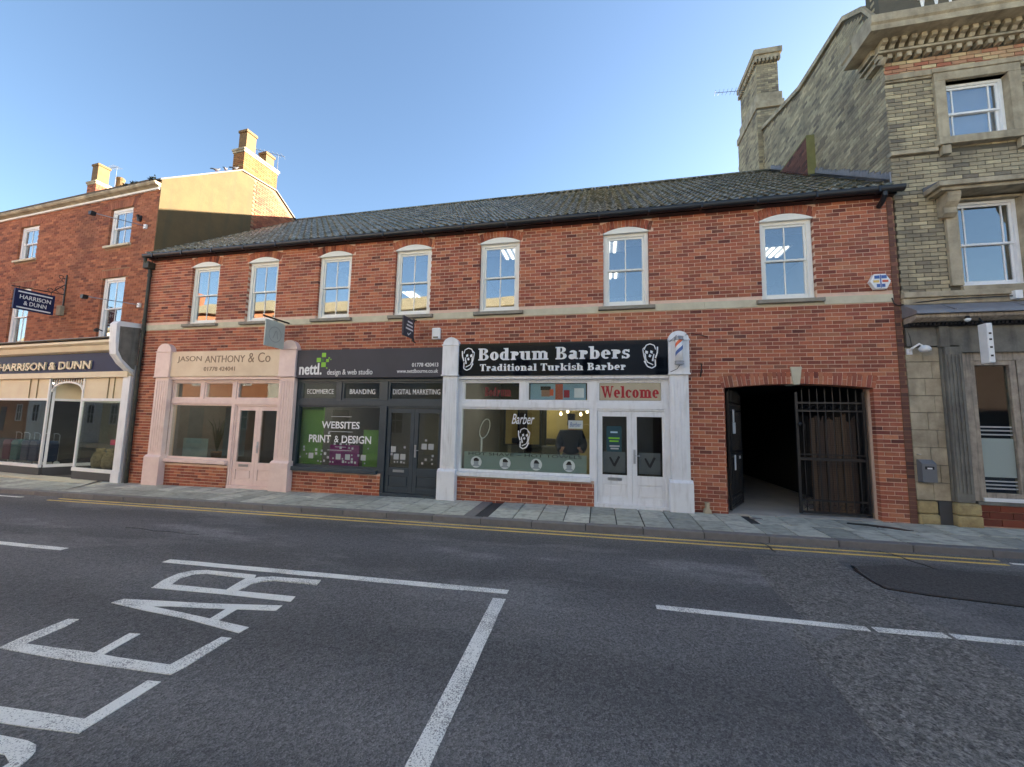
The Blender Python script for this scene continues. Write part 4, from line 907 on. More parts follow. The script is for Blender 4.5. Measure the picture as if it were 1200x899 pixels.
# alarm boxes, hooks, cables, boot scraper
al = thing('alarm_box', 'small white alarm box on red brick beside the charcoal hanging sign', 'alarm box', (-3.63, 0, 3.5))
MB().box(-3.72, -3.52, -.08, -.002, 3.50, 3.77).build('cover', M['white'], al, bevel=.02); bx('lens', M['bplastic'], al, -3.68, -3.56, -.086, -.079, 3.53, 3.56)
al = thing('alarm_box', 'white hexagonal alarm box with blue badge at the right end of the brick', 'alarm box', (5.02, 0, 4.2))
hexp = [(4.86, 4.35), (4.94, 4.21), (5.12, 4.21), (5.19, 4.35), (5.11, 4.49), (4.93, 4.49)]
MB().prism(hexp, 'y', -.09, -.002).build('cover', M['white'], al, bevel=.01)
for i, (x0, x1, z0, z1, mm) in enumerate([(4.93, 5.01, 4.40, 4.46, 'blue'), (5.04, 5.12, 4.40, 4.46, 'blue'), (4.96, 5.01, 4.24, 4.30, 'blue'), (5.04, 5.09, 4.24, 4.30, 'blue'), (4.91, 5.0, 4.33, 4.37, 'yellow'), (5.05, 5.14, 4.33, 4.37, 'orange'), (5.018, 5.032, 4.23, 4.47, 'blue')]):
    bx('badge_mark', M[mm], al, x0, x1, -.094 - .0003 * i, -.090, z0, z1)
hk = MB().tube([(1.97, -.01, 2.88), (1.97, -.07, 2.86), (1.96, -.08, 2.72), (1.95, -.03, 2.62)], .014, 6).build('iron_hook', M['black'], loc=(1.97, -.02, 2.7)); tag(hk, 'rusty iron hook on the red brick right of the barber pole', 'hook')
bs = thing('boot_scraper', 'small pale cast block at the foot of the brick pier left of the gateway', 'boot scraper', (2.0, -.08, .026))
MB().prism([(1.93, .03), (2.07, .03), (2.055, .10), (2.03, .12), (2.03, .20), (1.97, .20), (1.97, .12), (1.945, .10)], 'y', -.14, -.02).build('post', M['stone'], bs, bevel=.01); bx('cap', M['stone'], bs, 1.965, 2.035, -.145, -.015, .201, .225)
cb = MB().tube([(1.66, -.2, 3.42), (1.80, -.02, 3.5), (2.1, -.01, 3.42)], .005, 5); cb.tube([(1.37, -.17, 3.3), (1.50, -.21, 3.42)], .005, 5); cb.tube([(1.55, -.24, 2.84), (1.50, -.18, 2.76), (1.38, -.16, 2.70)], .006, 5)
tag(cb.build('cable', M['black'], loc=(1.6, -.1, 3.2)), 'thin black cable looping around the barber pole', 'cable')

# ---- interiors that show through the shop glass
t = thing('partition', 'tan wooden partition board inside the barber shop', 'partition', (-.9, 2.2, 0)); bx('board', M['tan'], t, -1.35, -.15, 2.2, 2.25, 0, 2.3); bx('rail', M['black'], t, -1.40, -1.352, 2.19, 2.26, 0, 2.35)
def barber_chair(x, y, rz_, lab):
    t = thing('barber_chair', lab, 'chair', (x, y, 0), group='barber chairs inside the shop'); 
    MB().lathe((x, y, .02), [(.28, 0), (.28, .03), (.05, .06), (.05, .40)], 16).build('base', M['steel'], t)
    MB().box(x - .27, x + .27, y - .25, y + .27, .42, .54).build('seat', M['bplastic'], t, bevel=.03)
    MB().prism([(y + .22, .50), (y + .34, .50), (y + .46, 1.08), (y + .34, 1.08)], 'x', x - .24, x + .24).build('backrest', M['bplastic'], t, bevel=.03)
    MB().box(x - .13, x + .13, y + .38, y + .46, 1.10, 1.26).build('headrest', M['bplastic'], t, bevel=.03)
    for s in (-1, 1): MB().box(x + s * .30 - .03, x + s * .30 + .03, y - .2, y + .25, .66, .71).box(x + s * .30 - .015, x + s * .30 + .015, y, y + .06, .45, .66).build('armrest', M['steel'], t)
barber_chair(-2.1, 1.5, 0, 'black barber chair behind the left half of the barber window'); barber_chair(-1.2, 1.5, 0, 'black barber chair in front of the tan partition')
def mirror(x, lab):
    t = thing('wall_mirror', lab, 'mirror', (x, 3.9, 1.0), group='framed mirrors at the back of the barber shop')
    MB().box(x - .25, x - .2, 3.95, 4.05, .9, 2.2).box(x + .2, x + .25, 3.95, 4.05, .9, 2.2).box(x - .2, x + .2, 3.95, 4.05, 2.12, 2.2).box(x - .2, x + .2, 3.95, 4.05, .9, .98).build('frame', M['black'], t); bx('mirror_glass', M['tan'], t, x - .2, x + .2, 4.03, 4.05, .98, 2.12)
mirror(-3.3 + .6, 'black framed mirror at the far left of the barber shop back wall'); mirror(-2.0, 'black framed mirror behind the Barber window lettering')
t = thing('salon_lamp', 'oval white ring lamp on a stand at the left of the barber window', 'lamp', (-2.62, .45, 0))
MB().tube([(-2.55 + .11 * math.cos(R(q)) + .05 * math.sin(R(q)), .45, 1.50 + .22 * math.sin(R(q))) for q in range(0, 360, 20)], .012, 6, closed=True).build('ring', M['white'], t)
MB().tube([(-2.62, .45, 1.28), (-2.62, .45, .92)], .022, 8).build('pole', M['white'], t); MB().tube([(-2.72, .45, .96), (-2.62, .45, .92), (-2.5, .45, .80), (-2.32, .45, .72)], .02, 8).build('arm', M['white'], t)
M['bulb'] = emit('warm_bulb', (1, .72, .42), 1.2)
t = thing('pendant_lamp', 'cluster of warm lit bulbs hanging at the top right of the barber window', 'lamp', (-.55, .9, 2.3))
for i in range(5):
    x, y, z = -.85 + i * .15, .85 + .1 * (i % 2), 1.86 + .06 * (i % 3)
    MB().tube([(x, y, z + .05), (x, y, 3.2)], .004, 5).build('cord', M['black'], t); MB().lathe((x, y, z - .03), [(.006, 0), (.028, .015), (.034, .04), (.02, .07), (.012, .09)], 10).build('bulb', M['bulb'], t, smooth=True)
def skin_person(x, y, z):
    t = thing('person', 'person in a dark padded jacket and grey trousers standing inside the barber window', 'person', (x, y, z))
    def body(name, m, P, E, Rr, lv=1):
        me = bpy.data.meshes.new(name); me.from_pydata([(p[0], p[1], p[2]) for p in P], E, []); me.materials.append(m)
        o = bpy.data.objects.new(name, me); C.objects.link(o); o.parent = t
        s = o.modifiers.new('skin', 'SKIN'); 
        for i, v in enumerate(me.skin_vertices[0].data): v.radius = (Rr[i] if isinstance(Rr[i], tuple) else (Rr[i], Rr[i])); v.use_root = (i == 0)
        d = o.modifiers.new('sub', 'SUBSURF'); d.levels = lv + 1; d.render_levels = lv + 1; return o
    P = [(0, 0, .95), (0, 0, 1.15), (0, 0, 1.38), (0, .01, 1.50), (0, .02, 1.58), (0, .01, 1.70), (.10, 0, .90), (.11, -.01, .50), (.11, .02, .10), (.11, -.12, .04), (-.10, 0, .90), (-.11, 0, .50), (-.11, .03, .10), (-.11, -.11, .04),
         (.20, .01, 1.42), (.28, .0, 1.15), (.24, -.16, 1.02), (.20, -.26, 1.10), (-.20, .01, 1.42), (-.28, 0, 1.15), (-.22, -.16, 1.02), (-.16, -.26, 1.10)]
    E = [(0, 1), (1, 2), (2, 3), (3, 4), (4, 5), (0, 6), (6, 7), (7, 8), (8, 9), (0, 10), (10, 11), (11, 12), (12, 13), (2, 14), (14, 15), (15, 16), (16, 17), (2, 18), (18, 19), (19, 20), (20, 21)]
    Rr = [(.15, .11), (.14, .11), (.17, .11), .07, .055, (.085, .10), .085, .065, .045, .04, .085, .065, .045, .04, .065, .05, .038, .03, .065, .05, .038, .03]
    body('body', M['skin'], P, E, Rr)
    Pj = [(0, 0, .92), (0, 0, 1.1), (0, 0, 1.38), (0, .01, 1.50), (.20, .01, 1.42), (.29, 0, 1.15), (.24, -.17, 1.03), (-.20, .01, 1.42), (-.29, 0, 1.15), (-.22, -.17, 1.03)]
    body('jacket', M['jacket'], Pj, [(0, 1), (1, 2), (2, 3), (2, 4), (4, 5), (5, 6), (2, 7), (7, 8), (8, 9)], [(.22, .17), (.21, .16), (.25, .17), (.12, .11), (.13, .12), .10, .08, (.13, .12), .10, .08])
    body('trousers', M['trouser'], [(0, 0, .95), (.10, 0, .88), (.11, -.01, .50), (.11, .02, .10), (-.10, 0, .88), (-.11, 0, .50), (-.11, .03, .10)], [(0, 1), (1, 2), (2, 3), (0, 4), (4, 5), (5, 6)], [(.17, .13), .11, .09, .075, .11, .09, .075])
    body('hair', M['hair'], [(0, .02, 1.76), (0, .06, 1.70), (0, .03, 1.80)], [(0, 1), (0, 2)], [(.09, .11), (.085, .08), (.06, .07)])
    f = MB()
    for sx in (-.035, .035): f.box(sx - .012, sx + .012, -.097, -.085, 1.705, 1.715)
    f.box(-.012, .012, -.115, -.085, 1.66, 1.70).box(-.03, .03, -.096, -.085, 1.63, 1.64)
    ff = f.mesh('face', M['hair']); o = bpy.data.objects.new('face', ff); C.objects.link(o); o.parent = t
    hnd = MB()
    for sx in (.20, -.16):
        for q in range(5): hnd.tube([(sx - .03 + q * .014, -.27, 1.11), (sx - .03 + q * .014, -.33 + .01 * abs(q - 2), 1.13), (sx - .03 + q * .014, -.35 + .01 * abs(q - 2), 1.10)], .009, 6)
    hm = hnd.mesh('fingers', M['skin']); o = bpy.data.objects.new('fingers', hm); C.objects.link(o); o.parent = t
skin_person(-.62, .95, .0)
t = thing('green_screen', 'green display wall at the left inside the grey shop', 'display', (-7.0, .24, 0)); bx('panel', M['roomg'], t, -7.25, -6.62, .22, .26, .1, 1.95)
t = thing('display_stand', 'magenta display stand inside the grey shop window', 'display', (-6.05, .32, 0)); bx('panel', M['purple'], t, -6.45, -5.65, .30, .34, .1, 1.02); bx('foot', M['black'], t, -6.4, -5.7, .25, .42, .0, .08)
t = thing('green_screen', 'narrow green display panel at the right inside the grey shop window', 'display', (-5.3, .3, 0)); bx('panel', M['roomg'], t, -5.55, -5.02, .30, .34, .1, 1.4)
t = thing('curtain', 'pale gathered curtain inside the left of the pink shop window', 'curtain', (-10.9, .4, 0))
mb = MB()
for i in range(24):
    x = -11.1 + i * .035; mb.sheet([(x, .40 + .03 * (i % 2), .5), (x + .035, .40 + .03 * ((i + 1) % 2), .5), (x + .035, .40 + .03 * ((i + 1) % 2), 1.05), (x, .40 + .03 * (i % 2), 1.05)])
mb.build('cloth', mat('pale_curtain', lin((150, 165, 165)), .9), t)
t = thing('curtain', 'grey net curtain inside the right of the pink shop window', 'curtain', (-9.6, .6, 0))
mb = MB()
for i in range(18):
    x = -10.0 + i * .04; mb.sheet([(x, .60 + .04 * (i % 2), .6), (x + .04, .60 + .04 * ((i + 1) % 2), .6), (x + .04, .60 + .04 * ((i + 1) % 2), 1.9), (x, .60 + .04 * (i % 2), 1.9)])
mb.build('cloth', mat('grey_net', lin((110, 124, 130)), .9), t)
t = thing('pot_plant', 'tall spiky pot plant in the pink shop window', 'plant', (-10.3, .7, .4))
MB().lathe((-10.3, .7, .45), [(.10, 0), (.14, .22), (.13, .24)], 14).build('pot', M['pot'], t)
mb = MB(); random.seed(3)
for i in range(34):
    a_ = random.uniform(0, 6.28); l = random.uniform(.5, 1.0); s = random.uniform(.15, .5)
    p0 = Vector((-10.3, .7, .66)); p1 = p0 + Vector((math.cos(a_) * s * .5 * l, math.sin(a_) * s * .3 * l, l * .8)); p2 = p0 + Vector((math.cos(a_) * s * l, math.sin(a_) * s * .6 * l, l))
    n = Vector((.012, .0, 0)); mb.sheet([p0 - n, p0 + n, p1 + n, p1 - n]); mb.sheet([p1 - n, p1 + n, p2])
mb.build('leaves', mat('dull_leaf', (.10, .12, .09), .6), t)
# ================================================================ GATES
def gate(x0, x1, y, lab, rot=0, post_left=True):
    t = thing('iron_gate', lab, 'gate', (x0, y, gz_(x0)), group='pair of black iron gates')
    t.rotation_euler = (0, 0, rot); zb = gz_(x0) + .05; zt = 2.14
    f = MB()
    for z, h in ((zt - .02, .035), (zt - .17, .03), (1.06, .05), (1.16, .02), (zb + .22, .03), (zb, .04)): f.box(x0, x1, y - .015, y + .015, z, z + h)
    for x in (x0, x1 - .045): f.box(x, x + .045, y - .022, y + .022, zb - .01, zt + .20)
    f.build('frame', M['black'], t)
    n = int((x1 - x0) / .115)
    for i in range(1, n):
        x = x0 + (x1 - x0) * i / n
        MB().tube([(x, y, zb), (x, y, zt + .22), (x, y, zt + .29)], [.010, .010, .001], 6).build('bar', M['black'], t)
    s = MB()
    for i in range(n):
        x = x0 + (x1 - x0) * (i + .5) / n
        for zc, r in ((zt - .09, .042), (zb + .12, .045)): s.tube([(x + r * math.cos(R(q)), y - .004, zc + r * math.sin(R(q))) for q in range(0, 360, 60)], .006, 4, closed=True)
    s.build('scroll_rings', M['black'], t, kind='stuff')
    w = MB()
    k = 0
    x = x0 + .05
    while x < x1 - .05: w.box(x, x + .004, y + .018, y + .021, zb + .25, 1.9); x += .04
    z = zb + .25
    while z < 1.9: w.box(x0 + .05, x1 - .05, y + .022, y + .025, z, z + .004); z += .04
    w.build('wire_mesh', M['mesh'], t, kind='stuff'); return t
g2 = gate(3.66, 4.80, .20, 'closed right-hand iron gate with timber boards stacked behind it')
MB().lathe((3.71, .16, 1.70), [(.02, 0), (.035, .03), (.02, .06)], 8).build('lock', M['black'], g2); MB().tube([(3.70, .16, 1.78), (3.78, .12, 1.72), (3.76, .12, 1.62)], .008, 6).build('chain', M['black'], g2)
g1 = gate(2.46, 3.60, .10, 'left-hand iron gate standing open into the dark passage with notices on it', rot=R(62))
c_, s_ = math.cos(R(62)), math.sin(R(62))
def gp(u, zz): return u
for (u0, u1, z0, z1) in ((.30, .42, 1.75, 2.0), (.28, .50, 1.52, 1.745), (.34, .45, .80, 1.10), (.78, .92, 1.0, 1.06)):
    m_ = MB().box(2.46 + u0, 2.46 + u1, .07, .08, z0, z1).build('notice', M['letter'], g1)
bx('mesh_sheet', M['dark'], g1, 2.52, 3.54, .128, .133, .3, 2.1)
tb = None
random.seed(11)
for i in range(9):
    x = 4.02 + i * .085
    o = MB().prism([(x, .06), (x + .078, .06), (x + .078 + random.uniform(-.01, .01), 1.75 + random.uniform(0, .2)), (x + random.uniform(-.01, .01), 1.75 + random.uniform(0, .2))], 'y', .42 + random.uniform(0, .06), .50, random.random()).build('timber_board', M['wood'], loc=(x, .45, .06))
    tag(o, ('leftmost', 'second from left', 'third from left', 'fourth from left', 'middle', 'fourth from right', 'third from right', 'second from right', 'rightmost')[i] + ' of the nine brown timber boards behind the closed iron gate', 'board', 'brown timber boards leaning behind the closed gate')
# ================================================================ LEFT BUILDING (local frame FL: x runs right to left as negatives, y is depth)
lt = thing('orange_brick_townhouse', 'three-storey orange brick townhouse with a sunlit rendered gable and tall chimneys at the left', 'building', (-4, 3, 0), FL)
LW = [(-6.55, -5.55, 6.64, 7.80), (-2.05, -1.07, 6.64, 7.80), (-6.50, -5.50, 3.82, 5.66), (-2.05, -1.05, 3.82, 5.66)]
lh = [(a, b, c, d) for a, b, c, d in LW]
mb = backing(MB(), -11, -.01, 3.3, 8.3, [(a - .01, b + .01, c, d) for a, b, c, d in lh], .009, .30)
mb.box(-11, -.01, .009, .3, 2.6, 3.3).box(-.24, -.01, .009, .3, -.4, 2.6)
mb.build('wall', M['lmortar'], lt)
lay_bricks(lt, (M['lbrick'], M['lmortar'], 'left'), -11, 0, 3.78, 8.26, lh + [(a - .12, b + .12, d, d + .225) for a, b, c, d in LW] + [(a - .08, b + .08, c - .07, c) for a, b, c, d in LW], H=.075, L=.235)
mb = MB()
for k in range(-4, 50):
    z = k * .075; mb.box(-.22, 0, -.002, .1, z, z + .065, random.random())
mb.build('quoin_bricks', M['lbrick'], lt, kind='stuff')
for wi, (a, b, c, d) in enumerate(LW):
    w = sash_window(lt, a, b, c, d, .06, M['white'], M['upglass'], fw=.09, bars=1)
    MB().box(a - .08, b + .08, -.07, .08, c - .068, c - .002).build('sill', M['band'], w, bevel=.006)
    for i in range(14):
        x0 = a - .11 + (b - a + .22) * i / 14; x1 = x0 + (b - a + .22) / 14 - .008
        l0, l1 = (x0 - (a + b) / 2) * .16, (x1 - (a + b) / 2) * .16
        MB().prism([(x0, d + .004), (x1, d + .004), (x1 + l1, d + .22), (x0 + l0, d + .22)], 'y', -.002 - random.uniform(0, .003), .1, random.random()).build('lintel_brick', M['lbrick'], lt)
# gable wall
gp_ = [(0.012, -.4), (9, -.4), (9, 6.9), (6.4, 8.3), (4.65, 9.63), (3.7, 10.28), (2.3, 10.22), (0.012, 8.47)]
MB().prism([(p, q) for p, q in gp_], 'x', -.30, -.012).build('gable_wall', M['lmortar'], lt)
g_ = MB().prism([(-.002, -.2), (2.78, -.2), (2.78, 10.16), (2.3, 10.20), (-.002, 8.45)], 'x', -.02, .012); g_.build('render_coat', M['render'], lt)
def inprof(y, z, prof):
    for (a, za), (b, zb) in zip(prof, prof[1:]):
        if a <= y <= b: return z < za + (zb - za) * (y - a) / (b - a) - .04
    return False
tmp = MB(); prof = [(0, 8.47), (2.3, 10.22), (3.7, 10.28), (4.65, 9.63), (6.4, 8.3), (9, 6.9)]
for k in range(80, 138):
    z = k * .075
    for i in range(10, 30):
        y = 2.80 + (i - 10) * .225 + (.11 if k % 2 else 0)
        if y + .215 < 8 and inprof(y, z + .06, prof) and inprof(y + .215, z + .06, prof): tmp.box(-.02, .004 + random.uniform(0, .004), y, y + .215, z, z + .065, random.random())
tmp.build('gable_brickwork', M['lbrick'], lt, kind='stuff')
mb = MB(); P = [(-.05, 8.40), (2.3, 10.22), (3.7, 10.30), (4.65, 9.66), (6.4, 8.33), (9, 6.93)]
for (a, za), (b, zb) in zip(P, P[1:]): mb.prism([(a, za), (b, zb), (b, zb + .05), (a, za + .05)], 'x', -.32, .035)
mb.build('verge', M['slate'], lt)
# roof slopes and gutter
MB().prism([(-.15, 8.40), (2.3, 10.20), (3.0, 10.35), (4.65, 9.6), (9, 6.9), (9, 6.7), (0, 8.2)], 'x', -17, -.31).build('roof', M['slate'], lt)
MB().prism([(-.18, 8.28), (-.15, 8.23), (-.09, 8.215), (-.04, 8.19), (.0, 8.19), (.0, 8.32), (-.18, 8.32)], 'x', -11, .01).build('gutter', M['stone'], lt, label='pale moulded eaves gutter', bevel=.01)
MB().box(-11, -.01, -.05, -.003, 8.13, 8.188).build('eaves_board', M['cream'], lt)
random.seed(21)
def moss(x, y, z, s=.09):
    mb = MB()
    for i in range(60):
        a_, b_ = random.uniform(0, 6.28), random.uniform(0, 1.4); p = Vector((x + s * random.uniform(-1, 1) * 1.6, y + s * random.uniform(-.5, .5), z + s * .6 * abs(random.gauss(0, .6)))); d = Vector((math.cos(a_), math.sin(a_), .8)) * s * .45; e = Vector((-math.sin(a_), math.cos(a_), 0)) * s * .22
        mb.sheet([p - e, p + e, p + d])
    return mb
mb = MB()
for q in ((-1.35, -.13, 8.37), (-.9, -.13, 8.37), (-.25, -.1, 8.42)): n = moss(*q); o_ = len(mb.v); mb.v += n.v; [mb.face(tuple(o_ + i for i in f)) for f in n.f]
mb.build('moss_tufts', mat('moss', (.045, .055, .03), .95), lt, kind='stuff')
# chimneys
def stack(parent, x0, x1, y0, y1, z0, z1, bm, pots, cap=True, name='chimney'):
    s = MB().box(x0 + .01, x1 - .01, y0 + .01, y1 - .01, z0, z1).build(name, M['lmortar'], parent)
    b = MB()
    k = 0
    while z0 + k * .075 + .065 < z1:
        z = z0 + k * .075
        for (a, c, ax_) in ((x0, x1, 0), (y0, y1, 1)):
            nn = max(1, round((c - a) / .225)); w = (c - a) / nn
            for side in (0, 1):
                for i in range(nn + 1):
                    q0 = max(a, a + (i - (.5 if k % 2 else 0)) * w); q1 = min(c, q0 + w if q0 > a else a + (i + 1 - (.5 if k % 2 else 0)) * w) - .01
                    if q1 - q0 < .03: continue
                    if ax_ == 0:
                        yy = y0 if side == 0 else y1; b.box(q0, q1, yy - .003, yy + .012, z, z + .065, random.random()) if side == 0 else None
                    else:
                        xx = x1 if side == 0 else x0; b.box(xx - .012, xx + .003, q0, q1, z, z + .065, random.random()) if side == 0 else b.box(xx - .003, xx + .012, q0, q1, z, z + .065, random.random())
        k += 1
    b.build('chimney_brick', bm, s, kind='stuff')
    if cap: MB().box(x0 - .05, x1 + .05, y0 - .05, y1 + .05, z1, z1 + .07).box(x0 - .025, x1 + .025, y0 - .025, y1 + .025, z1 - .075, z1 - .001).build('cap_course', M['stone'], s)
    for (px, py, w, h, sq) in pots:
        if sq:
            MB().prism([(px - w / 2, py - w / 2), (px + w / 2, py - w / 2), (px + w / 2, py + w / 2), (px - w / 2, py + w / 2)], 'z', z1 + .07, z1 + .07 + h).box(px - w / 2 - .03, px + w / 2 + .03, py - w / 2 - .03, py + w / 2 + .03, z1 + h - .02, z1 + h + .07).box(px - w / 2 - .02, px + w / 2 + .02, py - w / 2 - .02, py + w / 2 + .02, z1 + .071, z1 + .14).build('chimney_pot', M['pot'], s)
        else:
            MB().lathe((px, py, z1 + .07), [(w * .5, 0), (w * .42, .1), (w * .38, h * .8), (w * .46, h * .86), (w * .46, h * .95), (w * .36, h)], 12).build('chimney_pot', M['pot'], s, smooth=False)
    return s
M['sbrick'] = mat('sandy_chimney_brick', LB[0], .9, ramp=[lin(c) for c in ((120, 86, 50), (142, 104, 62), (130, 80, 50), (150, 118, 72))], nscale=8, bump=.4)
stack(lt, -.52, -.02, 2.35, 3.72, 10.15, 11.05, M['sbrick'], [(-.27, 2.62, .36, .78, True), (-.27, 3.42, .34, .50, True)])
s2 = stack(lt, -9.92, -9.34, 3.0, 5.0, 10.2, 11.75, M['lbrick'], [(-9.63, 3.25, .40, .85, True), (-9.63, 3.95, .36, .75, False), (-9.6, 4.75, .40, .45, True)])
def aerial(name, lab, x, y, z, h, boom, ang, tilt, mast=True, n=8, fr=FW):
    t = thing(name, lab, 'aerial', (x, y, z), fr)
    if mast: MB().tube([(x, y, z), (x, y, z + h)], .014, 6).build('mast', M['steel'], t)
    c, s = math.cos(R(ang)), math.sin(R(ang)); tz = math.tan(R(tilt))
    b = MB().tube([(x - c * boom * .2, y - s * boom * .2, z + h - .02 - tz * boom * .2), (x + c * boom * .8, y + s * boom * .8, z + h - .02 + tz * boom * .8)], .009, 5).build('boom', M['greybox'], t)
    for i in range(n):
        u = -.15 + .95 * i / (n - 1); w = .17 - .06 * u; px, py, pz_ = x + c * boom * u, y + s * boom * u, z + h - .02 + tz * boom * u
        MB().tube([(px - s * w, py + c * w, pz_), (px + s * w, py - c * w, pz_)], .006, 4).build('element', M['greybox'], t)
aerial('tv_aerial', 'small television aerial beside the far left chimney pots', -9.5, 3.7, 11.7, 1.25, .9, 170, 12, fr=FL)
aerial('tv_aerial', 'long television aerial over the sandy chimney of the townhouse', -.1, 3.75, 11.1, .75, 1.2, 200, 12, fr=FL)
aerial('tv_aerial', 'television aerial sticking out left of the tall yellow brick chimney', 5.0, 6.3, 13.6, .25, 1.0, 180, 4)
def pigeon(x, y, z, a, lab):
    t = thing('pigeon', lab, 'pigeon', (x, y, z), FL, group='pigeons on the gable top')
    t.rotation_euler = (0, 0, FL.a + R(a)); t.scale = (.72, .72, .72)
    B_ = MB().tube([(x - .15, y, z + .10), (x - .09, y, z + .11), (x, y, z + .12), (x + .07, y, z + .15), (x + .10, y, z + .19), (x + .12, y, z + .225), (x + .15, y, z + .235), (x + .175, y, z + .228)], [.012, .035, .062, .055, .035, .030, .026, .004], 8)
    B_.build('body', mat('pigeon_feather', (.12, .12, .14), .8) if 'pigeon_feather' not in bpy.data.materials else bpy.data.materials['pigeon_feather'], t, smooth=True)
    MB().prism([(x - .22, z + .06), (x - .12, z + .09), (x - .12, z + .13), (x - .22, z + .08)], 'y', y - .03, y + .03).build('tail', M['bplastic'], t)
    MB().tube([(x, y - .02, z), (x, y - .02, z + .08)], .006, 5).tube([(x, y + .02, z), (x, y + .02, z + .08)], .006, 5).build('leg', M['orange'], t)
pigeon(-.15, 1.55, 9.70, 70, 'first pigeon up the sloping gable top of the townhouse'); pigeon(-.15, 1.85, 9.93, 120, 'middle pigeon on the sloping gable top'); pigeon(-.15, 2.15, 10.15, 60, 'pigeon closest to the sandy chimney')
# swan-neck wall lamps / brackets
for (u, z, lab) in ((-.42, 7.05, 'thin floodlight arm on the townhouse beside the top right window'), (-.30, 4.72, 'thin floodlight arm on the townhouse beside the lower right window')):
    t = thing('wall_lamp', lab, 'wall lamp', (u, 0, z), FL)
    MB().tube([(u, -.01, z), (u, -.12, z), (u - .55, -.9, z + .02)], .012, 6).build('arm', M['steel'], t)
    MB().prism([(u - .64, z + .05), (u - .50, z + .05), (u - .53, z - .05), (u - .61, z - .05)], 'y', -.97, -.86).build('lamp_head', M['black'], t); bx('wall_plate', M['white'], t, u - .05, u + .05, -.05, -.002, z - .06, z + .06)
t = thing('wall_bracket', 'dark iron bracket on the townhouse brick high by the right window', 'bracket', (-.72, 0, 7.3), FL)
MB().tube([(-.78, -.02, 7.44), (-.72, -.08, 7.40), (-.68, -.03, 7.24)], .03, 6).build('hook', M['black'], t); MB().box(-.82, -.64, -.03, -.002, 7.28, 7.42).build('plate', M['black'], t)
t = thing('wall_lamp', 'small dark lamp just above the navy shop fascia', 'wall lamp', (-1.8, 0, 3.95), FL)
MB().lathe((-1.75, -.15, 4.0), [(.05, 0), (.06, .06), (.02, .10)], 10).build('lamp_head', M['black'], t); MB().tube([(-1.75, -.01, 4.05), (-1.75, -.15, 4.1)], .015, 6).build('arm', M['black'], t)
# hanging sign of the townhouse shop
hs = thing('hanging_sign', 'navy hanging sign reading HARRISON & DUNN on a scrolled iron bracket', 'sign', (-3.75, 0, 4.5), FL)
u = -3.72
MB().prism([(-1.03, 4.57), (-.22, 4.57), (-.22, 5.16), (-1.03, 5.16)], 'x', u - .035, u + .035).build('panel', M['navy'], hs, bevel=.004)
for z in (5.08, 4.63): MB().prism([(-.97, z - .02), (-.28, z - .02), (-.28, z + .02), (-.97, z + .02)], 'x', u + .036, u + .041).build('white_stripe', M['letter'], hs)
text('HARRISON', 'lettering', M['letter'], hs, -.93, -.30, 4.88, 5.00, u + .036, plane='x', bold=.012, flip=False, ext=.005)
text('& DUNN', 'lettering', M['letter'], hs, -.84, -.38, 4.71, 4.83, u + .036, plane='x', bold=.012, ext=.005)
mb = MB().tube([(u, 0, 5.28), (u, -1.1, 5.20)], .014, 6).tube([(u, -.02, 5.9), (u, -.02, 4.9)], .018, 6).tube([(u, -.02, 5.6), (u, -.3, 5.27)], .012, 6)
for q, (yy, zz, r) in enumerate(((-.14, 5.40, .09), (-.34, 5.33, .05), (-.06, 5.72, .06), (-.14, 5.80, .05))): mb.tube([(u, yy + r * math.cos(R(k)), zz + r * math.sin(R(k))) for k in range(0, 300, 30)], .010, 5)
for yy in (-.3, -.95): mb.tube([(u, yy, 5.16), (u, yy, 5.24)], .01, 5)
mb.build('scroll_bracket', M['black'], hs)
bx('floodlight_box', M['stone'], hs, u - .12, u + .06, -.10, -.002, 4.62, 4.92)
# Harrison & Dunn shopfront
hd = thing('shopfront', 'cream and navy shopfront with a recessed arched entrance and dark stallrisers at the left', 'shopfront', (-4, -.1, -.15), FL)
MB().prism([(-.32, 3.70), (-.32, 3.64), (-.24, 3.58), (-.20, 3.44), (-.12, 3.40), (0, 3.40), (0, 3.78), (-.10, 3.78)], 'x', -11, -.45).build('cornice', M['shopcream'], hd)
bx('cornice_lead', M['lead'], hd, -11, -.45, -.33, -.0, 3.782, 3.80)
bx('bottom_rail', M['shopcream'], hd, -11, -.25, -.14, -.002, 2.68, 2.84)
t = thing('fascia_sign', 'navy fascia board with cream letters HARRISON & DUNN', 'sign', (-4, -.1, 2.84), FL)
MB().box(-11, -.5, -.09, -.002, 2.842, 3.398).build('board', M['navy'], t)
text('HARRISON & DUNN', 'lettering', M['shopcream'], t, -6.30, -1.86, 2.93, 3.17, -.091, ext=.04, bold=.022)
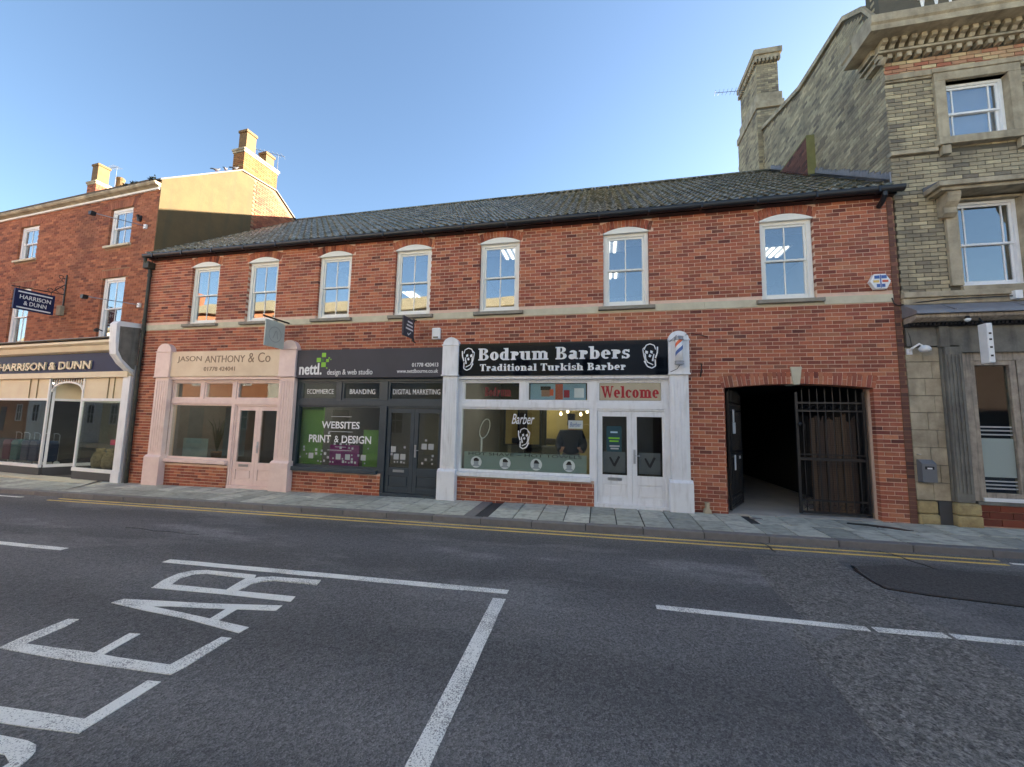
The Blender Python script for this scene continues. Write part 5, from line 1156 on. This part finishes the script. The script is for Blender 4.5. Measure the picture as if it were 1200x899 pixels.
# side console and pilaster
MB().prism([(0, 2.72), (-.10, 2.80), (-.34, 3.02), (-.50, 3.25), (-.54, 3.6), (-.56, 4.06), (-.50, 4.14), (0, 4.18)], 'x', -.40, -.13).build('console_bracket', M['pwhite'], hd, label='peeling white scrolled console at the end of the navy fascia', bevel=.01)
MB().prism([(-.02, 2.86), (-.12, 2.90), (-.36, 3.14), (-.46, 3.35), (-.48, 4.0), (-.02, 4.05)], 'x', -.128, -.118).build('console_side', M['gstone'], hd)
MB().box(-.44, -.18, -.10, -.002, .12, 2.70).box(-.47, -.15, -.13, -.002, -.2, .12).build('pilaster', M['pwhite'], hd, bevel=.008)
MB().tube([(-.07, -.06, 3.0), (-.07, -.06, -.2)], .03, 8).build('downpipe', M['greybox'], hd)
def glaze(x0, x1, y0_, y1_, z0, z1, zt, nm):
    """raking or straight glazed screen from (x0,y0_) to (x1,y1_)"""
    d = Vector((x1 - x0, y1_ - y0_, 0)); l = d.length; d.normalize(); n = Vector((d.y, -d.x, 0))
    def slab(a, b, za, zb, th, m, name, off=0, par=None):
        p = [Vector((x0, y0_, 0)) + d * a - n * off, Vector((x0, y0_, 0)) + d * b - n * off]
        q = [(p[0] + n * th), (p[1] + n * th)]
        pts = [(q[0].x, q[0].y), (q[1].x, q[1].y), (p[1].x, p[1].y), (p[0].x, p[0].y)]
        return MB().prism(pts, 'z', za, zb).build(name, m, par or hd)
    f = slab(0, l, z0 - .09, z0, .07, M['white'], 'window_sill')
    slab(0, l, -.4, z0 - .092, .05, M['stallgrey'], 'stallriser')
    slab(0, .06, z0, zt, .05, M['white'], 'mullion'); slab(l - .06, l, z0, zt, .05, M['white'], 'mullion')
    slab(.06, l - .06, z1, z1 + .07, .045, M['white'], 'transom_rail')
    slab(.06, l - .06, z0, z1, .01, M['shopglass'], 'pane', off=-.012)
    slab(.06, l - .06, z1 + .07, zt, .02, M['shopcream'], 'transom_panel', off=-.005)
    for q in (l * .62, l * .76) if l > 1.2 else (): slab(q, q + .02, z1 + .07, zt, .045, M['sack'], 'glazing_strip')
glaze(-2.20, -.46, -.02, -.02, .14, 2.02, 2.68, 'r'); glaze(-6.35, -3.70, -.02, -.02, .14, 2.02, 2.68, 'l'); glaze(-9.0, -6.4, -.02, -.02, .14, 2.02, 2.68, 'l')
glaze(-3.72, -3.0, .02, 1.4, .14, 2.02, 2.60, 'c'); 
# lobby: soffit, door, floor edge, arch with spindles
bx('lobby_soffit', M['shopcream'], hd, -3.68, -2.22, .03, 1.6, 2.56, 2.62)
dr = bx('door', M['shopcream'], hd, -3.0, -2.15, 1.42, 1.47, -.1, 2.1); MB().box(-2.9, -2.25, 1.40, 1.42, .5, 1.95).build('pane', M['shopglass'], dr); bx('handle', M['steel'], dr, -2.87, -2.84, 1.36, 1.40, .8, 1.1)
mb = MB(); n = 12
for i in range(n):
    a = -3.64 + 1.42 * i / n; b = a + 1.42 / n; f = lambda q: 2.28 + .26 * (1 - ((q + 2.93) / .71) ** 2) ** .5 if abs(q + 2.93) < .71 else 2.28
    mb.prism([(a, f(a)), (b, f(b)), (b, f(b) + .05), (a, f(a) + .05)], 'y', -.05, .0)
mb.build('arch_valance', M['white'], hd)
for i in range(13):
    x = -3.60 + 1.34 * i / 12; z = f(x) + .04
    if z < 2.63: MB().tube([(x, -.025, z), (x, -.025, 2.66)], .012, 6).build('spindle', M['white'], hd)
mb = MB(); mb.box(-9, -.3, -.45, .0, -.5, -.17); mb.build('forecourt_edge', M['band'], hd)
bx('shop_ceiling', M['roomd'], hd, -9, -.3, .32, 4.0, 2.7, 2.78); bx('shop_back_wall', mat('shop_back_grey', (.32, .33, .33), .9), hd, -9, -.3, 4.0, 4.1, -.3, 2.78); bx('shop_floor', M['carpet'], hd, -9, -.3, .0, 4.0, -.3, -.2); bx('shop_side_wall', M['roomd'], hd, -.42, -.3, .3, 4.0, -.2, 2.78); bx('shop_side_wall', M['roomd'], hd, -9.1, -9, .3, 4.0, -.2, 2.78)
for x in (-4.7, -1.3): fill_panel(x, .7, 2.62, 'added ceiling panel brightening the %s of the navy-fascia shop' % ('left window' if x < -3 else 'right window'), .5, FL)
def trolley(x, y, m, lab):
    t = thing('trolley_bag', lab, 'shopping trolley', (x, y, .05), FL, group='wheeled shopping bags in the left window')
    MB().prism([(x - .17, .18), (x + .17, .18), (x + .19, .72), (x + .12, .80), (x - .12, .80), (x - .19, .72)], 'y', y - .12, y + .12).build('bag', m, t, bevel=.02)
    MB().tube([(x - .14, y + .13, .16), (x - .14, y + .13, .98), (x - .10, y + .10, 1.02), (x + .10, y + .10, 1.02), (x + .14, y + .13, .98), (x + .14, y + .13, .16)], .012, 6).build('handle', M['steel'], t)
    for s in (-1, 1): MB().tube([(x + s * .19 - .015, y + .1, .12), (x + s * .19 + .015, y + .1, .12)], .075, 12).build('wheel', M['white'], t)
for x, y, m, lab in ((-5.95, .25, 'bagred', 'maroon wheeled shopping bag at the far left of the shop window'), (-5.45, .22, 'baggreen', 'teal wheeled shopping bag in the left shop window'), (-5.0, .25, 'bagblue', 'navy wheeled shopping bag next to the teal one'), (-4.5, .22, 'bagblue', 'navy wheeled shopping bag in the middle of three navy ones'), (-4.02, .25, 'bagblue', 'navy wheeled shopping bag nearest the recessed entrance')): trolley(x, y, M[m], lab)
def sack(x, y, r, lab):
    random.seed(int(x * 100)); t = MB().lathe((x, y, .12), [(r * .8, 0), (r, .08), (r * 1.02, .25), (r * .8, .40), (r * .45, .46), (r * .6, .54)], 12)
    t.v = [(a + random.uniform(-.02, .02), b + random.uniform(-.02, .02), c + random.uniform(-.01, .01)) for a, b, c in t.v]
    o = t.build('sack', M['sack'], loc=(x, y, .12), fr=FL, smooth=True); tag(o, lab, 'sack', 'hessian sacks in the window by the pink pilaster')
sack(-1.80, .3, .17, 'hessian sack on the left in the right-hand shop window'); sack(-1.33, .3, .18, 'middle hessian sack in the right-hand shop window'); sack(-.88, .3, .16, 'hessian sack on the right in the right-hand shop window')
tag(MB().box(-1.32, -1.12, .25, .26, .78, .93).build('price_card', M['pinktag'], loc=(-1.2, .25, .78), fr=FL), 'bright pink price card above the hessian sacks', 'price card')
t = thing('display_rack', 'wire display rack with pale packets in the right-hand shop window', 'rack', (-1.2, .8, .1), FL)
for z in (.6, .95, 1.3, 1.6): bx('shelf', mat('sage_shelf', lin((150, 166, 140)), .7) if 'sage_shelf' not in bpy.data.materials else bpy.data.materials['sage_shelf'], t, -1.95, -.6, .8, 1.1, z, z + .02); 
for x in (-1.95, -1.3, -.62): bx('upright', M['black'], t, x, x + .02, .78, .8, .1, 1.75)
bx('backboard', bpy.data.materials['sage_shelf'], t, -1.95, -.6, 1.12, 1.14, .3, 1.7)
t = thing('poster', 'blue and white poster on a stand inside the recessed entrance', 'poster', (-3.1, 1.9, 1.2), FL); bx('sheet', M['skyblue'], t, -3.55, -3.05, 2.2, 2.22, 1.15, 1.7); bx('print', M['blue'], t, -3.50, -3.2, 2.19, 2.199, 1.3, 1.45); bx('stand', M['black'], t, -3.32, -3.28, 2.21, 2.24, -.15, 1.2)

# ================================================================ RIGHT BUILDING (yellow brick, stone dressings)
rb = thing('yellow_brick_building', 'tall weathered yellow brick building with stone cornice and dressed windows at the right', 'building', (7.5, 4, .1))
X0 = 5.385
hol = [(6.13, 7.42, 6.98, 8.33), (6.12, 7.45, 4.10, 5.95)]
mb = backing(MB(), X0 + .005, 20, 3.6, 10.9, [(6.28, 7.25, 6.98, 8.15), (6.28, 7.25, 4.2, 5.86)], .009, .35)
mb.box(X0 + .005, 5.6, .36, 7.5, -.3, 9.6).box(5.95, 20, 4.25, 9, -.3, 10.9).box(10.5, 20, .35, 4.2, -.3, 10.9).box(10.5, 20, .009, .34, -.3, 3.6); mb.build('wall', M['ymortar'], rb)  # wall run on past the right edge, added to block sun from the road
def yacc(x, z):
    if 8.265 < z < 8.42 : return False
    if 6.765 < z < 6.85: return False
    if 3.90 < z < 4.10: return False
    return True
lay_bricks(rb, (M['ybrick'], M['ymortar'], 'yellow'), X0, 10.5, 3.90, 8.42, hol, single=300, camx=4.5, camz=3.0, accept=yacc, L=.235)
lay_bricks(rb, (M['ybrick'], M['ymortar'], 'yellow'), X0, 10.5, 9.36, 10.9, [], y=.12, L=.235, joinname='parapet_brickwork')
# chequer of red and yellow bricks under the cornice
M['chq'] = mat('red_and_yellow_chequer', RB[0], .9, ramp=[lin((168, 104, 84)), lin((196, 180, 140)), lin((172, 108, 86)), lin((206, 190, 150)), lin((160, 96, 78)), lin((180, 160, 124))], nscale=8, bump=.4)
lay_bricks(rb, (M['chq'], M['ymortar'], 'chq'), X0, 10.5, 8.42, 8.70, [], y=-.004, L=.235, joinname='chequer_brickwork')
# side wall facing the street end of the roof
tmp = MB(); sp = [(0, 9.6), (.4, 10.3), (1.0, 10.75), (2.0, 10.80), (3.0, 10.85), (4.2, 11.2), (5.5, 11.6), (7.6, 11.6)]
random.seed(31)
for k in range(74, 156):
    z = k * .075
    for i in range(0, 36):
        y = i * .225 - (.11 if k % 2 else 0); ya = max(y, -.0); yb = min(y + .215, 7.6)
        if yb - ya < .03: continue
        if not (inprof(ya, z + .07, sp) and inprof(yb, z + .07, sp)): continue
        if z < 5.9 + (0 if ya < .0 else .70 * ya): continue
        if 5.4 < (ya + yb) / 2 < 7.3: continue
        tmp.box(X0 - .003 - random.uniform(0, .004), X0 + .02, ya, yb, z, z + .065, random.random())
tmp.build('side_brickwork', M['ybrick'], rb, kind='stuff')
MB().prism([(.36, -.2), (7.6, -.2), (7.6, 11.6), (5.5, 11.6), (4.2, 11.2), (3.0, 10.85), (1.0, 10.75), (.36, 10.25)], 'x', X0 + .007, 5.9).build('side_wall', M['ymortar'], rb)
mb = MB()
for (a, za), (b, zb) in zip(sp, sp[1:]): mb.prism([(a, za - .02), (b, zb - .02), (b, zb + .10), (a, za + .10)], 'x', X0 - .06, X0 + .35)
mb.build('side_coping', M['stone'], rb)
# chimney breast and tall stack
mb = MB(); mb.box(5.24, 6.0, 5.45, 7.25, 5, 12.35); mb.build('chimney_breast', M['ymortar'], rb)
tmp = MB()
def cladx(x, y0, y1, z0, z1):
    k = int(z0 / .075)
    while k * .075 + .065 < z1:
        z = k * .075; y = y0 - (.11 if k % 2 else 0)
        while y < y1:
            a, b = max(y, y0), min(y + .215, y1)
            if b - a > .03: tmp.box(x - .012 - random.uniform(0, .004), x + .01, a, b, z, z + .065, random.random())
            y += .225
        k += 1
def clady(y, x0, x1, z0, z1):
    k = int(z0 / .075)
    while k * .075 + .065 < z1:
        z = k * .075; x = x0 - (.11 if k % 2 else 0)
        while x < x1:
            a, b = max(x, x0), min(x + .215, x1)
            if b - a > .03: tmp.box(a, b, y - .012 - random.uniform(0, .004), y + .01, z, z + .065, random.random())
            x += .225
        k += 1
cladx(5.24, 5.45, 7.25, 9.0, 12.35); clady(5.45, 5.24, 6.0, 9.0, 12.35); cladx(5.30, 5.5, 7.0, 12.5, 14.05); clady(5.5, 5.30, 5.94, 12.9, 14.05)
MB().box(5.30, 5.94, 5.5, 7.0, 12.3, 14.2).build('chimney_stack', M['ymortar'], rb)
tmp.build('chimney_brickwork', M['ybrick'], rb, kind='stuff')
MB().box(5.20, 6.06, 5.40, 7.30, 12.36, 12.60).box(5.24, 6.02, 5.44, 7.1, 12.60, 12.9).build('stack_ledge', M['stone'], rb, bevel=.01)
mb = MB().box(5.20, 6.06, 5.38, 7.12, 14.32, 14.50).box(5.25, 6.0, 5.43, 7.07, 14.18, 14.319)
for i in range(7): mb.box(5.22 + i * .12, 5.28 + i * .12, 5.39, 5.5, 14.05, 14.18)
for i in range(13): mb.box(5.21, 5.3, 5.42 + i * .13, 5.49 + i * .13, 14.05, 14.18)
mb.build('chimney_cap', M['stone'], rb)
# stub brick pier standing in the red roof
MB().box(5.20, X0 - .004, 2.45, 4.2, 7.6, 9.12).build('stub_pier', mat('mossy_pier', lin((130, 128, 84)), .95, col2=lin((96, 96, 60)), nscale=5), rb)
tmp = MB(); cladx(5.20, 2.47, 4.2, 7.9, 9.1); tmp.build('stub_pier_bricks', M['cbrick'], rb, kind='stuff')
# cornice: soffit mouldings, modillions, dentils
cx0 = 4.95
mb = MB().prism([(-.44, 9.02), (-.44, 9.13), (-.47, 9.16), (-.47, 9.31), (-.42, 9.34), (.12, 9.40), (.12, 9.02)], 'x', cx0, 11)
mb.box(5.2, X0 - .002, .0, .40, 8.9, 9.018).box(5.28, X0 - .002, .0, .36, 8.70, 8.798)
mb.prism([(cx0, 9.13), (cx0 - .03, 9.16), (cx0 - .03, 9.31), (cx0, 9.34), (X0, 9.38), (X0, 9.02), (cx0, 9.02)], 'y', .121, .42)
mb.build('cornice', M['stone'], rb)
MB().box(5.22, 11, -.15, -.0, 8.80, 8.84).box(5.22, X0, 0, .42, 8.80, 8.84).build('dentil_band', M['stone'], rb)
i = 0; x = 5.25
while x < 8.0:
    MB().prism([(-.24, 8.935), (-.24, 9.015), (-.0, 9.015), (-.0, 8.865), (-.14, 8.865), (-.17, 8.92)], 'x', x, x + .085).build('modillion', M['stone'], rb); x += .155
x = 5.24
while x < 8.0: MB().box(x, x + .075, -.11, 0, 8.705, 8.795).build('dentil', M['stone'], rb); x += .155
mb = MB()
for i in range(30): mb.box(8.0 + i * .155, 8.075 + i * .155, -.11, 0, 8.705, 8.795)
mb.build('far_dentils', M['stone'], rb, kind='stuff')
MB().tube([(X0 - .05, -.12, 8.72), (X0 - .08, -.05, 8.62)], .06, 8).build('corner_scroll', M['stone'], rb)
# balustrade above the cornice
bl = MB().box(6.02, 8.5, -.05, .11, 9.42, 9.50)
for i in range(10): bl.lathe((6.1 + i * .22, .03, 9.5), [(.05, 0), (.07, .12), (.03, .28), (.05, .42)], 8)
bl.box(6.02, 8.5, -.05, .11, 9.92, 10.0); bl.build('balustrade', M['white'], rb)
# strings and stone surrounds
def stone(name, *bxs, m='stone', bev=.008): 
    mb = MB(); [mb.box(*b) for b in bxs]; return mb.build(name, M[m], rb, bevel=bev)
stone('string_course', (X0 - .02, 6.125, -.05, .05, 8.30, 8.41), (X0 - .01, 6.125, -.025, .05, 8.265, 8.30), (7.43, 10.5, -.05, .05, 8.27, 8.41))
stone('string_course', (X0 - .02, 6.10, -.06, .05, 6.77, 6.845), (7.5, 10.5, -.06, .05, 6.77, 6.845))
stone('window_surround', (6.13, 6.30, -.05, .10, 7.0, 8.15), (7.24, 7.42, -.05, .10, 7.0, 8.15), (6.13, 7.42, -.051, .10, 8.15, 8.31), (6.10, 7.45, -.07, .08, 8.31, 8.40))
stone('window_sill', (6.08, 7.47, -.12, .10, 6.85, 6.99)); 
for x in (6.14, 7.28): stone('sill_bracket', (x, x + .13, -.09, .0, 6.68, 6.849))
w = sash_window(rb, 6.30, 7.24, 7.0, 8.13, .08, M['white'], M['upglass'], bars=2, fw=.05)
bx('curtain_panel', mat('lilac_net_curtain', lin((190, 196, 214)), .9), w, 6.34, 7.20, .20, .21, 7.03, 8.1)
stone('window_surround', (6.12, 6.30, -.05, .10, 4.22, 5.80), (7.24, 7.42, -.05, .10, 4.22, 5.80), (6.12, 7.42, -.02, .10, 5.80, 5.84))
w = sash_window(rb, 6.30, 7.24, 4.22, 5.80, .08, M['white'], M['upglass'], bars=2, fw=.05)
for sx in (6.02, 7.30):
    MB().prism([(-.02, 5.50), (-.10, 5.46), (-.16, 5.52), (-.15, 5.62), (-.22, 5.70), (-.26, 5.80), (-.26, 5.87), (0, 5.87), (0, 5.46)], 'x', sx, sx + .20).build('console', M['stone'], rb, bevel=.012)
stone('window_hood', (5.84, 7.72, -.36, .0, 5.93, 6.02), (5.90, 7.66, -.30, .0, 5.87, 5.929)); MB().prism([(-.36, 6.02), (0, 6.10), (0, 6.02)], 'x', 5.84, 7.72).build('hood_slope', M['lead'], rb)
stone('sill_course', (X0 - .02, 10.5, -.10, .05, 4.02, 4.12), (X0 - .01, 10.5, -.06, .05, 3.90, 4.018), (6.28, 7.26, -.05, .10, 4.12, 4.21))
MB().box(X0, 10.4, .4, 4.2, 3.55, 3.62).box(X0 + .2, 10.4, 3.5, 3.6, 3.6, 8.7).box(X0 + .2, 10.4, .4, 3.6, 6.3, 6.4).box(X0 + .2, 10.4, .4, 3.6, 8.6, 8.7).build('interior', M['roomd'], rb)
# pub-like ground-floor front
pf = thing('shopfront', 'weathered stone and timber shopfront with lead canopy and tiled stallriser at the right edge', 'shopfront', (7, -.1, .09))
MB().prism([(-.34, 3.72), (-.36, 3.66), (0, 3.66), (0, 3.895), (-.05, 3.895)], 'x', 5.36, 10.5).build('lead_canopy', M['lead'], pf)
for x in (5.9, 6.9, 7.9): MB().prism([(-.35, 3.735), (-.04, 3.91), (-.04, 3.89), (-.35, 3.71)], 'x', x, x + .03).build('lead_roll', M['lead'], pf)
MB().prism([(-.30, 3.655), (-.30, 3.60), (-.20, 3.55), (0, 3.55), (0, 3.655)], 'x', 5.38, 10.5).build('canopy_cornice', M['timber'], pf)
x = 5.42
while x < 7.6: MB().box(x, x + .03, -.16, -.0, 3.50, 3.546).build('dentil', M['dark'], pf); x += .06
bx('dentil_backing', M['dark'], pf, 5.38, 10.5, -.10, -.002, 3.49, 3.549)
bx('sign_panel', M['gstone'], pf, 5.98, 10.5, -.05, -.002, 3.15, 3.488); bx('sign_panel', M['gstone'], pf, 5.39, 5.84, -.03, -.002, 3.15, 3.488); bx('sign_end_block', M['gstone'], pf, 5.842, 5.978, -.09, -.002, 3.12, 3.488, bevel=.01)
bx('architrave', M['gstone'], pf, 6.12, 10.5, -.07, .02, 3.02, 3.148)
# stone pier of big blocks
random.seed(41); z = .47
while z < 3.11:
    h = min(.30, 3.13 - z); MB().box(5.37, 5.62 + (.12 if int(z * 10) % 2 else 0), -.004 - random.uniform(0, .008), .2, z + .003, z + h - .003).build('pier_block', M['stone'], pf, bevel=.006)
    MB().box(5.624 + (.12 if int(z * 10) % 2 else 0), 5.86, -.004 - random.uniform(0, .008), .2, z + .003, z + h - .003).build('pier_block', M['stone'], pf, bevel=.006); z += h
bx('backing_wall', M['ymortar'], pf, 5.39, 6.2, .02, .3, -.2, 3.6)
MB().box(5.89, 6.13, -.10, .1, .47, 3.12).box(5.865, 5.885, -.05, .1, .47, 3.12).build('column', M['gstone'], pf, bevel=.02)
for i in range(4): bx('column_flute', M['gstone'], pf, 5.915 + i * .054, 5.94 + i * .054, -.113, -.1, .62, 2.98)
for (x0, x1, z0, z1) in ((5.37, 5.68, .06, .24), (5.37, 5.66, .245, .455), (5.86, 6.20, .06, .26), (5.87, 6.19, .265, .46)): bx('base_block', M['rstone'], pf, x0, x1, -.13 if x0 > 5.8 else -.03, .1, z0, z1, bevel=.03)
bx('slate_infill', M['stallgrey'], pf, 5.68, 5.86, -.008, .1, .06, .465)
bx('timber_frame', M['timber'], pf, 6.17, 6.29, -.02, .15, .50, 3.02); bx('timber_head', M['timber'], pf, 6.29, 10, -.015, .15, 2.88, 3.02)
wf = MB().box(6.295, 6.36, .0, .10, .50, 2.88).box(6.84, 6.93, .0, .1, .50, 2.88).box(6.36, 6.84, .001, .1, 2.80, 2.88).box(6.36, 6.84, .001, .1, .56, .64).build('window_frame', M['timber'], pf, bevel=.005)
bx('pane', M['shopglass'], wf, 6.36, 6.84, .05, .056, .64, 2.80); bx('window_sill', M['white'], pf, 6.295, 6.93, -.04, .1, .50, .56, bevel=.005)
bx('jamb', M['timber'], pf, 6.935, 6.99, -.01, .15, .50, 2.88)
wf = MB().box(7.0, 7.06, .0, .10, .50, 2.88).box(7.9, 7.96, .0, .1, .50, 2.88).box(7.06, 7.9, .001, .1, 2.80, 2.88).box(7.06, 7.9, .001, .1, .50, .62).build('window_frame', M['timber'], pf)
bx('pane', M['shopglass'], wf, 7.06, 7.9, .05, .056, .62, 2.80)
bx('frosted_film', M['frost'], pf, 6.37, 6.83, .044, .047, .90, 1.55)
for z in (.70, .76, .82, 1.60, 1.67, 1.73): bx('film_stripe', M['fgrey'], pf, 6.37, 6.83, .044, .047, z, z + .025)
bx('stall_backing', M['rmortar'], pf, 6.20, 10, .012, .3, -.1, .47); bx('stall_ledge', M['gstone'], pf, 6.20, 10, -.05, .1, .445, .495)
M['gbrick'] = mat('glazed_red_brick', RB[0], .35, ramp=[lin(c) for c in ((120, 60, 46), (138, 72, 52), (108, 54, 42))], nscale=8)
for k in range(3):
    x = 6.21 - (.16 if k % 2 else 0)
    while x < 8.6:
        a = max(x, 6.21); MB().box(a, x + .31, -.008, .1, .10 + k * .118, .10 + k * .118 + .108, random.random()).build('glazed_brick', M['gbrick'], pf); x += .32
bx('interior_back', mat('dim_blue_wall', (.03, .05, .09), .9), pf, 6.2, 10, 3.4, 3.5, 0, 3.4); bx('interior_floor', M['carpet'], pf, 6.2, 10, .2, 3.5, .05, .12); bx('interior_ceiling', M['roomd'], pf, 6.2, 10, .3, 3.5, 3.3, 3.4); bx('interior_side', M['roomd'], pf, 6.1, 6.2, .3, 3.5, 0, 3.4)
sg = thing('projecting_sign', 'narrow white upright sign with small dark characters hanging from the lead canopy', 'sign', (6.33, -.4, 2.75))
MB().prism([(-.46, 2.78), (-.30, 2.78), (-.30, 3.44), (-.46, 3.44)], 'x', 6.22, 6.30).build('panel', M['white'], sg, bevel=.012)
for i, z in enumerate((3.25, 3.15, 3.02, 2.88)): bx('dark_mark', M['bplastic'], sg, 6.24, 6.275, -.463, -.459, z, z + .03)
MB().tube([(6.26, -.38, 3.44), (6.26, -.30, 3.56)], .01, 5).build('bracket', M['black'], sg)
lp = thing('canopy_light', 'small round white light under the canopy edge', 'light', (6.09, -.25, 3.55)); MB().lathe((6.09, -.31, 3.50), [(.01, 0), (.035, .015), (.045, .05), (.02, .06)], 12).build('globe', M['letter'], lp, smooth=True); bx('mount', M['dark'], lp, 6.07, 6.11, -.33, -.28, 3.561, 3.60)
cc = thing('security_camera', 'white security camera on an arm above the buff stone pier', 'camera', (5.5, -.1, 3.05))
MB().tube([(5.42, -.01, 3.05), (5.42, -.08, 3.10), (5.50, -.14, 3.17), (5.54, -.16, 3.12)], .018, 8).build('arm', M['white'], cc); MB().lathe((5.56, -.16, 3.02), [(.04, 0), (.075, .02), (.085, .06), (.06, .10), (.02, .12)], 14).build('dome', M['white'], cc, smooth=True); bx('wall_plate', M['white'], cc, 5.38, 5.46, -.03, -.002, 3.0, 3.10)
pb = thing('cigarette_bin', 'grey metal wall-mounted cigarette bin on the buff stone pier', 'bin', (5.5, -.1, .78))
MB().prism([(-.13, .78), (-.01, .78), (-.01, 1.16), (-.05, 1.16), (-.13, 1.10)], 'x', 5.40, 5.61).build('body', M['greybox'], pb, bevel=.006); bx('slot', M['dark'], pb, 5.44, 5.57, -.134, -.129, 1.0, 1.05); bx('label_plate', M['white'], pb, 5.47, 5.54, -.1365, -.1345, 1.005, 1.03)
MB().lathe((5.44, -.02, 1.24), [(.03, 0), (.03, .012)], 10).build('screw_plate', M['steel'], pb)
cb = MB().tube([(5.22, -.02, 4.05), (5.24, -.03, 3.94), (5.30, -.03, 3.90), (5.5, -.05, 3.93), (6.0, -.09, 3.97), (7.5, -.12, 3.98)], .010, 5); cb.tube([(5.40, -.02, 3.48), (5.44, -.03, 3.3), (5.46, -.03, 3.1)], .008, 5)
tag(cb.build('cable', M['black'], loc=(5.4, 0, 3.9)), 'black cable running along the stone sill above the lead canopy', 'cable')
tag(MB().box(6.9, 7.0, -.16, -.05, 3.92, 4.06).build('junction_box', M['white'], loc=(6.95, -.1, 3.95)), 'small white junction box on the stone sill at the right edge', 'junction box')

# ================================================================ HOUSES ACROSS THE STREET (behind the viewer, seen in the glass; eaves and pale walls shaped to bounce sun)
def house(x0, x1, eave, ridge, m, cols, lab, wm='white', chim=True):
    t = thing('terraced_house', lab, 'house', ((x0 + x1) / 2, -14, 0))
    y = -11.0
    MB().box(x0, x1, y - 7, y, -.6, eave).build('wall', m, t)
    r = MB().prism([(y + .25, eave - .05), (y - 3.5, ridge), (y - 7.2, eave - .05)], 'x', x0 - .05, x1 + .05).build('roof', M['oroof'], t)
    if chim: MB().box(x1 - 1.0, x1 - .3, y - 4, y - 3, ridge - .6, ridge + 1.1).build('chimney', M['lbrick'], r)
    n = cols; w = (x1 - x0) / n
    for i in range(n):
        cx = x0 + w * (i + .5)
        for z0, z1 in ((.9, 2.4), (3.5, 4.9), (6.0, 7.2))[:3 if eave > 7.4 else 2]:
            if i == n // 2 and z0 < 1:
                d = MB().box(cx - .5, cx + .5, y, y + .05, .0, 2.15).build('door', M['navy'], t); continue
            f = MB().box(cx - .5, cx - .42, y, y + .06, z0, z1).box(cx + .42, cx + .5, y, y + .06, z0, z1).box(cx - .42, cx + .42, y, y + .061, z1 - .08, z1).box(cx - .42, cx + .42, y, y + .061, z0, z0 + .08).box(cx - .42, cx + .42, y, y + .05, (z0 + z1) / 2 - .03, (z0 + z1) / 2 + .03).box(cx - .02, cx + .02, y, y + .045, z0 + .08, z1 - .08).build('window', M[wm], t)
            MB().box(cx - .42, cx + .42, y + .004, y + .012, z0 + .08, z1 - .08).build('pane', M['dark'], f)
M['oshade'] = mat('shade_brown_house_brick', lin((84, 68, 60)), .9, nscale=20)  # dark brown stands in for shade reflected in the right-hand shop window
M['oroof'] = mat('lichened_roof', lin((160, 150, 124)), .9, col2=lin((120, 112, 88)), nscale=3, namt=.8)
M['ocream'] = mat('cream_house_render', lin((238, 222, 176)), .9, nscale=1, namt=.2); M['obrick'] = mat('orange_house_brick', lin((186, 126, 92)), .9, col2=lin((160, 102, 74)), nscale=20); M['opale'] = mat('pale_house_render', lin((238, 234, 224)), .9, nscale=1)
house(-62, -50, 8.0, 9.9, M['obrick'], 4, 'orange brick house across the street, farthest left')
house(-50, -39, 8.2, 9.9, M['opale'], 4, 'pale rendered house across the street next to the farthest brick one')
house(-39, -29, 8.0, 9.8, M['ocream'], 3, 'cream rendered house across the street reflected in the navy shopfront')
house(-29, -19, 8.1, 9.9, M['obrick'], 3, 'orange brick house across the street reflected in the pink fanlights')
house(-19, -9, 7.8, 9.6, M['opale'], 3, 'white rendered house across the street with three window bays')
house(-9, -2, 7.7, 9.4, M['ocream'], 2, 'narrow cream house across the street opposite the white shopfront')
house(-2, 8, 6.3, 7.5, M['opale'], 3, 'low pale house across the street opposite the gateway', chim=False)
house(8, 22, 6.3, 7.5, M['oshade'], 4, 'low brick house across the street to the right, browned to stand for shade', chim=False)
for lab, x0, x1, y, eave, rg in (('brick house continuing the near row beyond the right edge, added to block sun', 20.02, 42, 0, 6.4, 9.6), ('brick house continuing the near row beyond the left edge', -44, -23.6, 1.0, 8.0, 11)):  # right-hand house is unseen, added to keep sun off the road
    t = thing('corner_house', lab, 'house', ((x0 + x1) / 2, y + 4, 0)); MB().box(x0, x1, y, y + 8, -.9, eave).build('wall', M['lbrick'], t); MB().prism([(y - .3, eave - .05), (y + 4, rg), (y + 8.3, eave - .05)], 'x', x0, x1).build('roof', M['slate'], t)
    n = int((x1 - x0) / 2.6)
    for i in range(n):
        cx = x0 + (i + .5) * (x1 - x0) / n
        for z0 in ((.7, 3.6) if eave < 7 else (.5, 3.3, 5.9)):
            w = MB().box(cx - .5, cx - .42, y - .04, y, z0, z0 + 1.5).box(cx + .42, cx + .5, y - .04, y, z0, z0 + 1.5).box(cx - .42, cx + .42, y - .041, y, z0 + 1.42, z0 + 1.5).box(cx - .42, cx + .42, y - .06, y, z0, z0 + .08).box(cx - .42, cx + .42, y - .035, y, z0 + .72, z0 + .76).build('window', M['white'], t)
            MB().box(cx - .42, cx + .42, y - .012, y - .004, z0 + .08, z0 + 1.42).build('pane', M['bsign'], w)
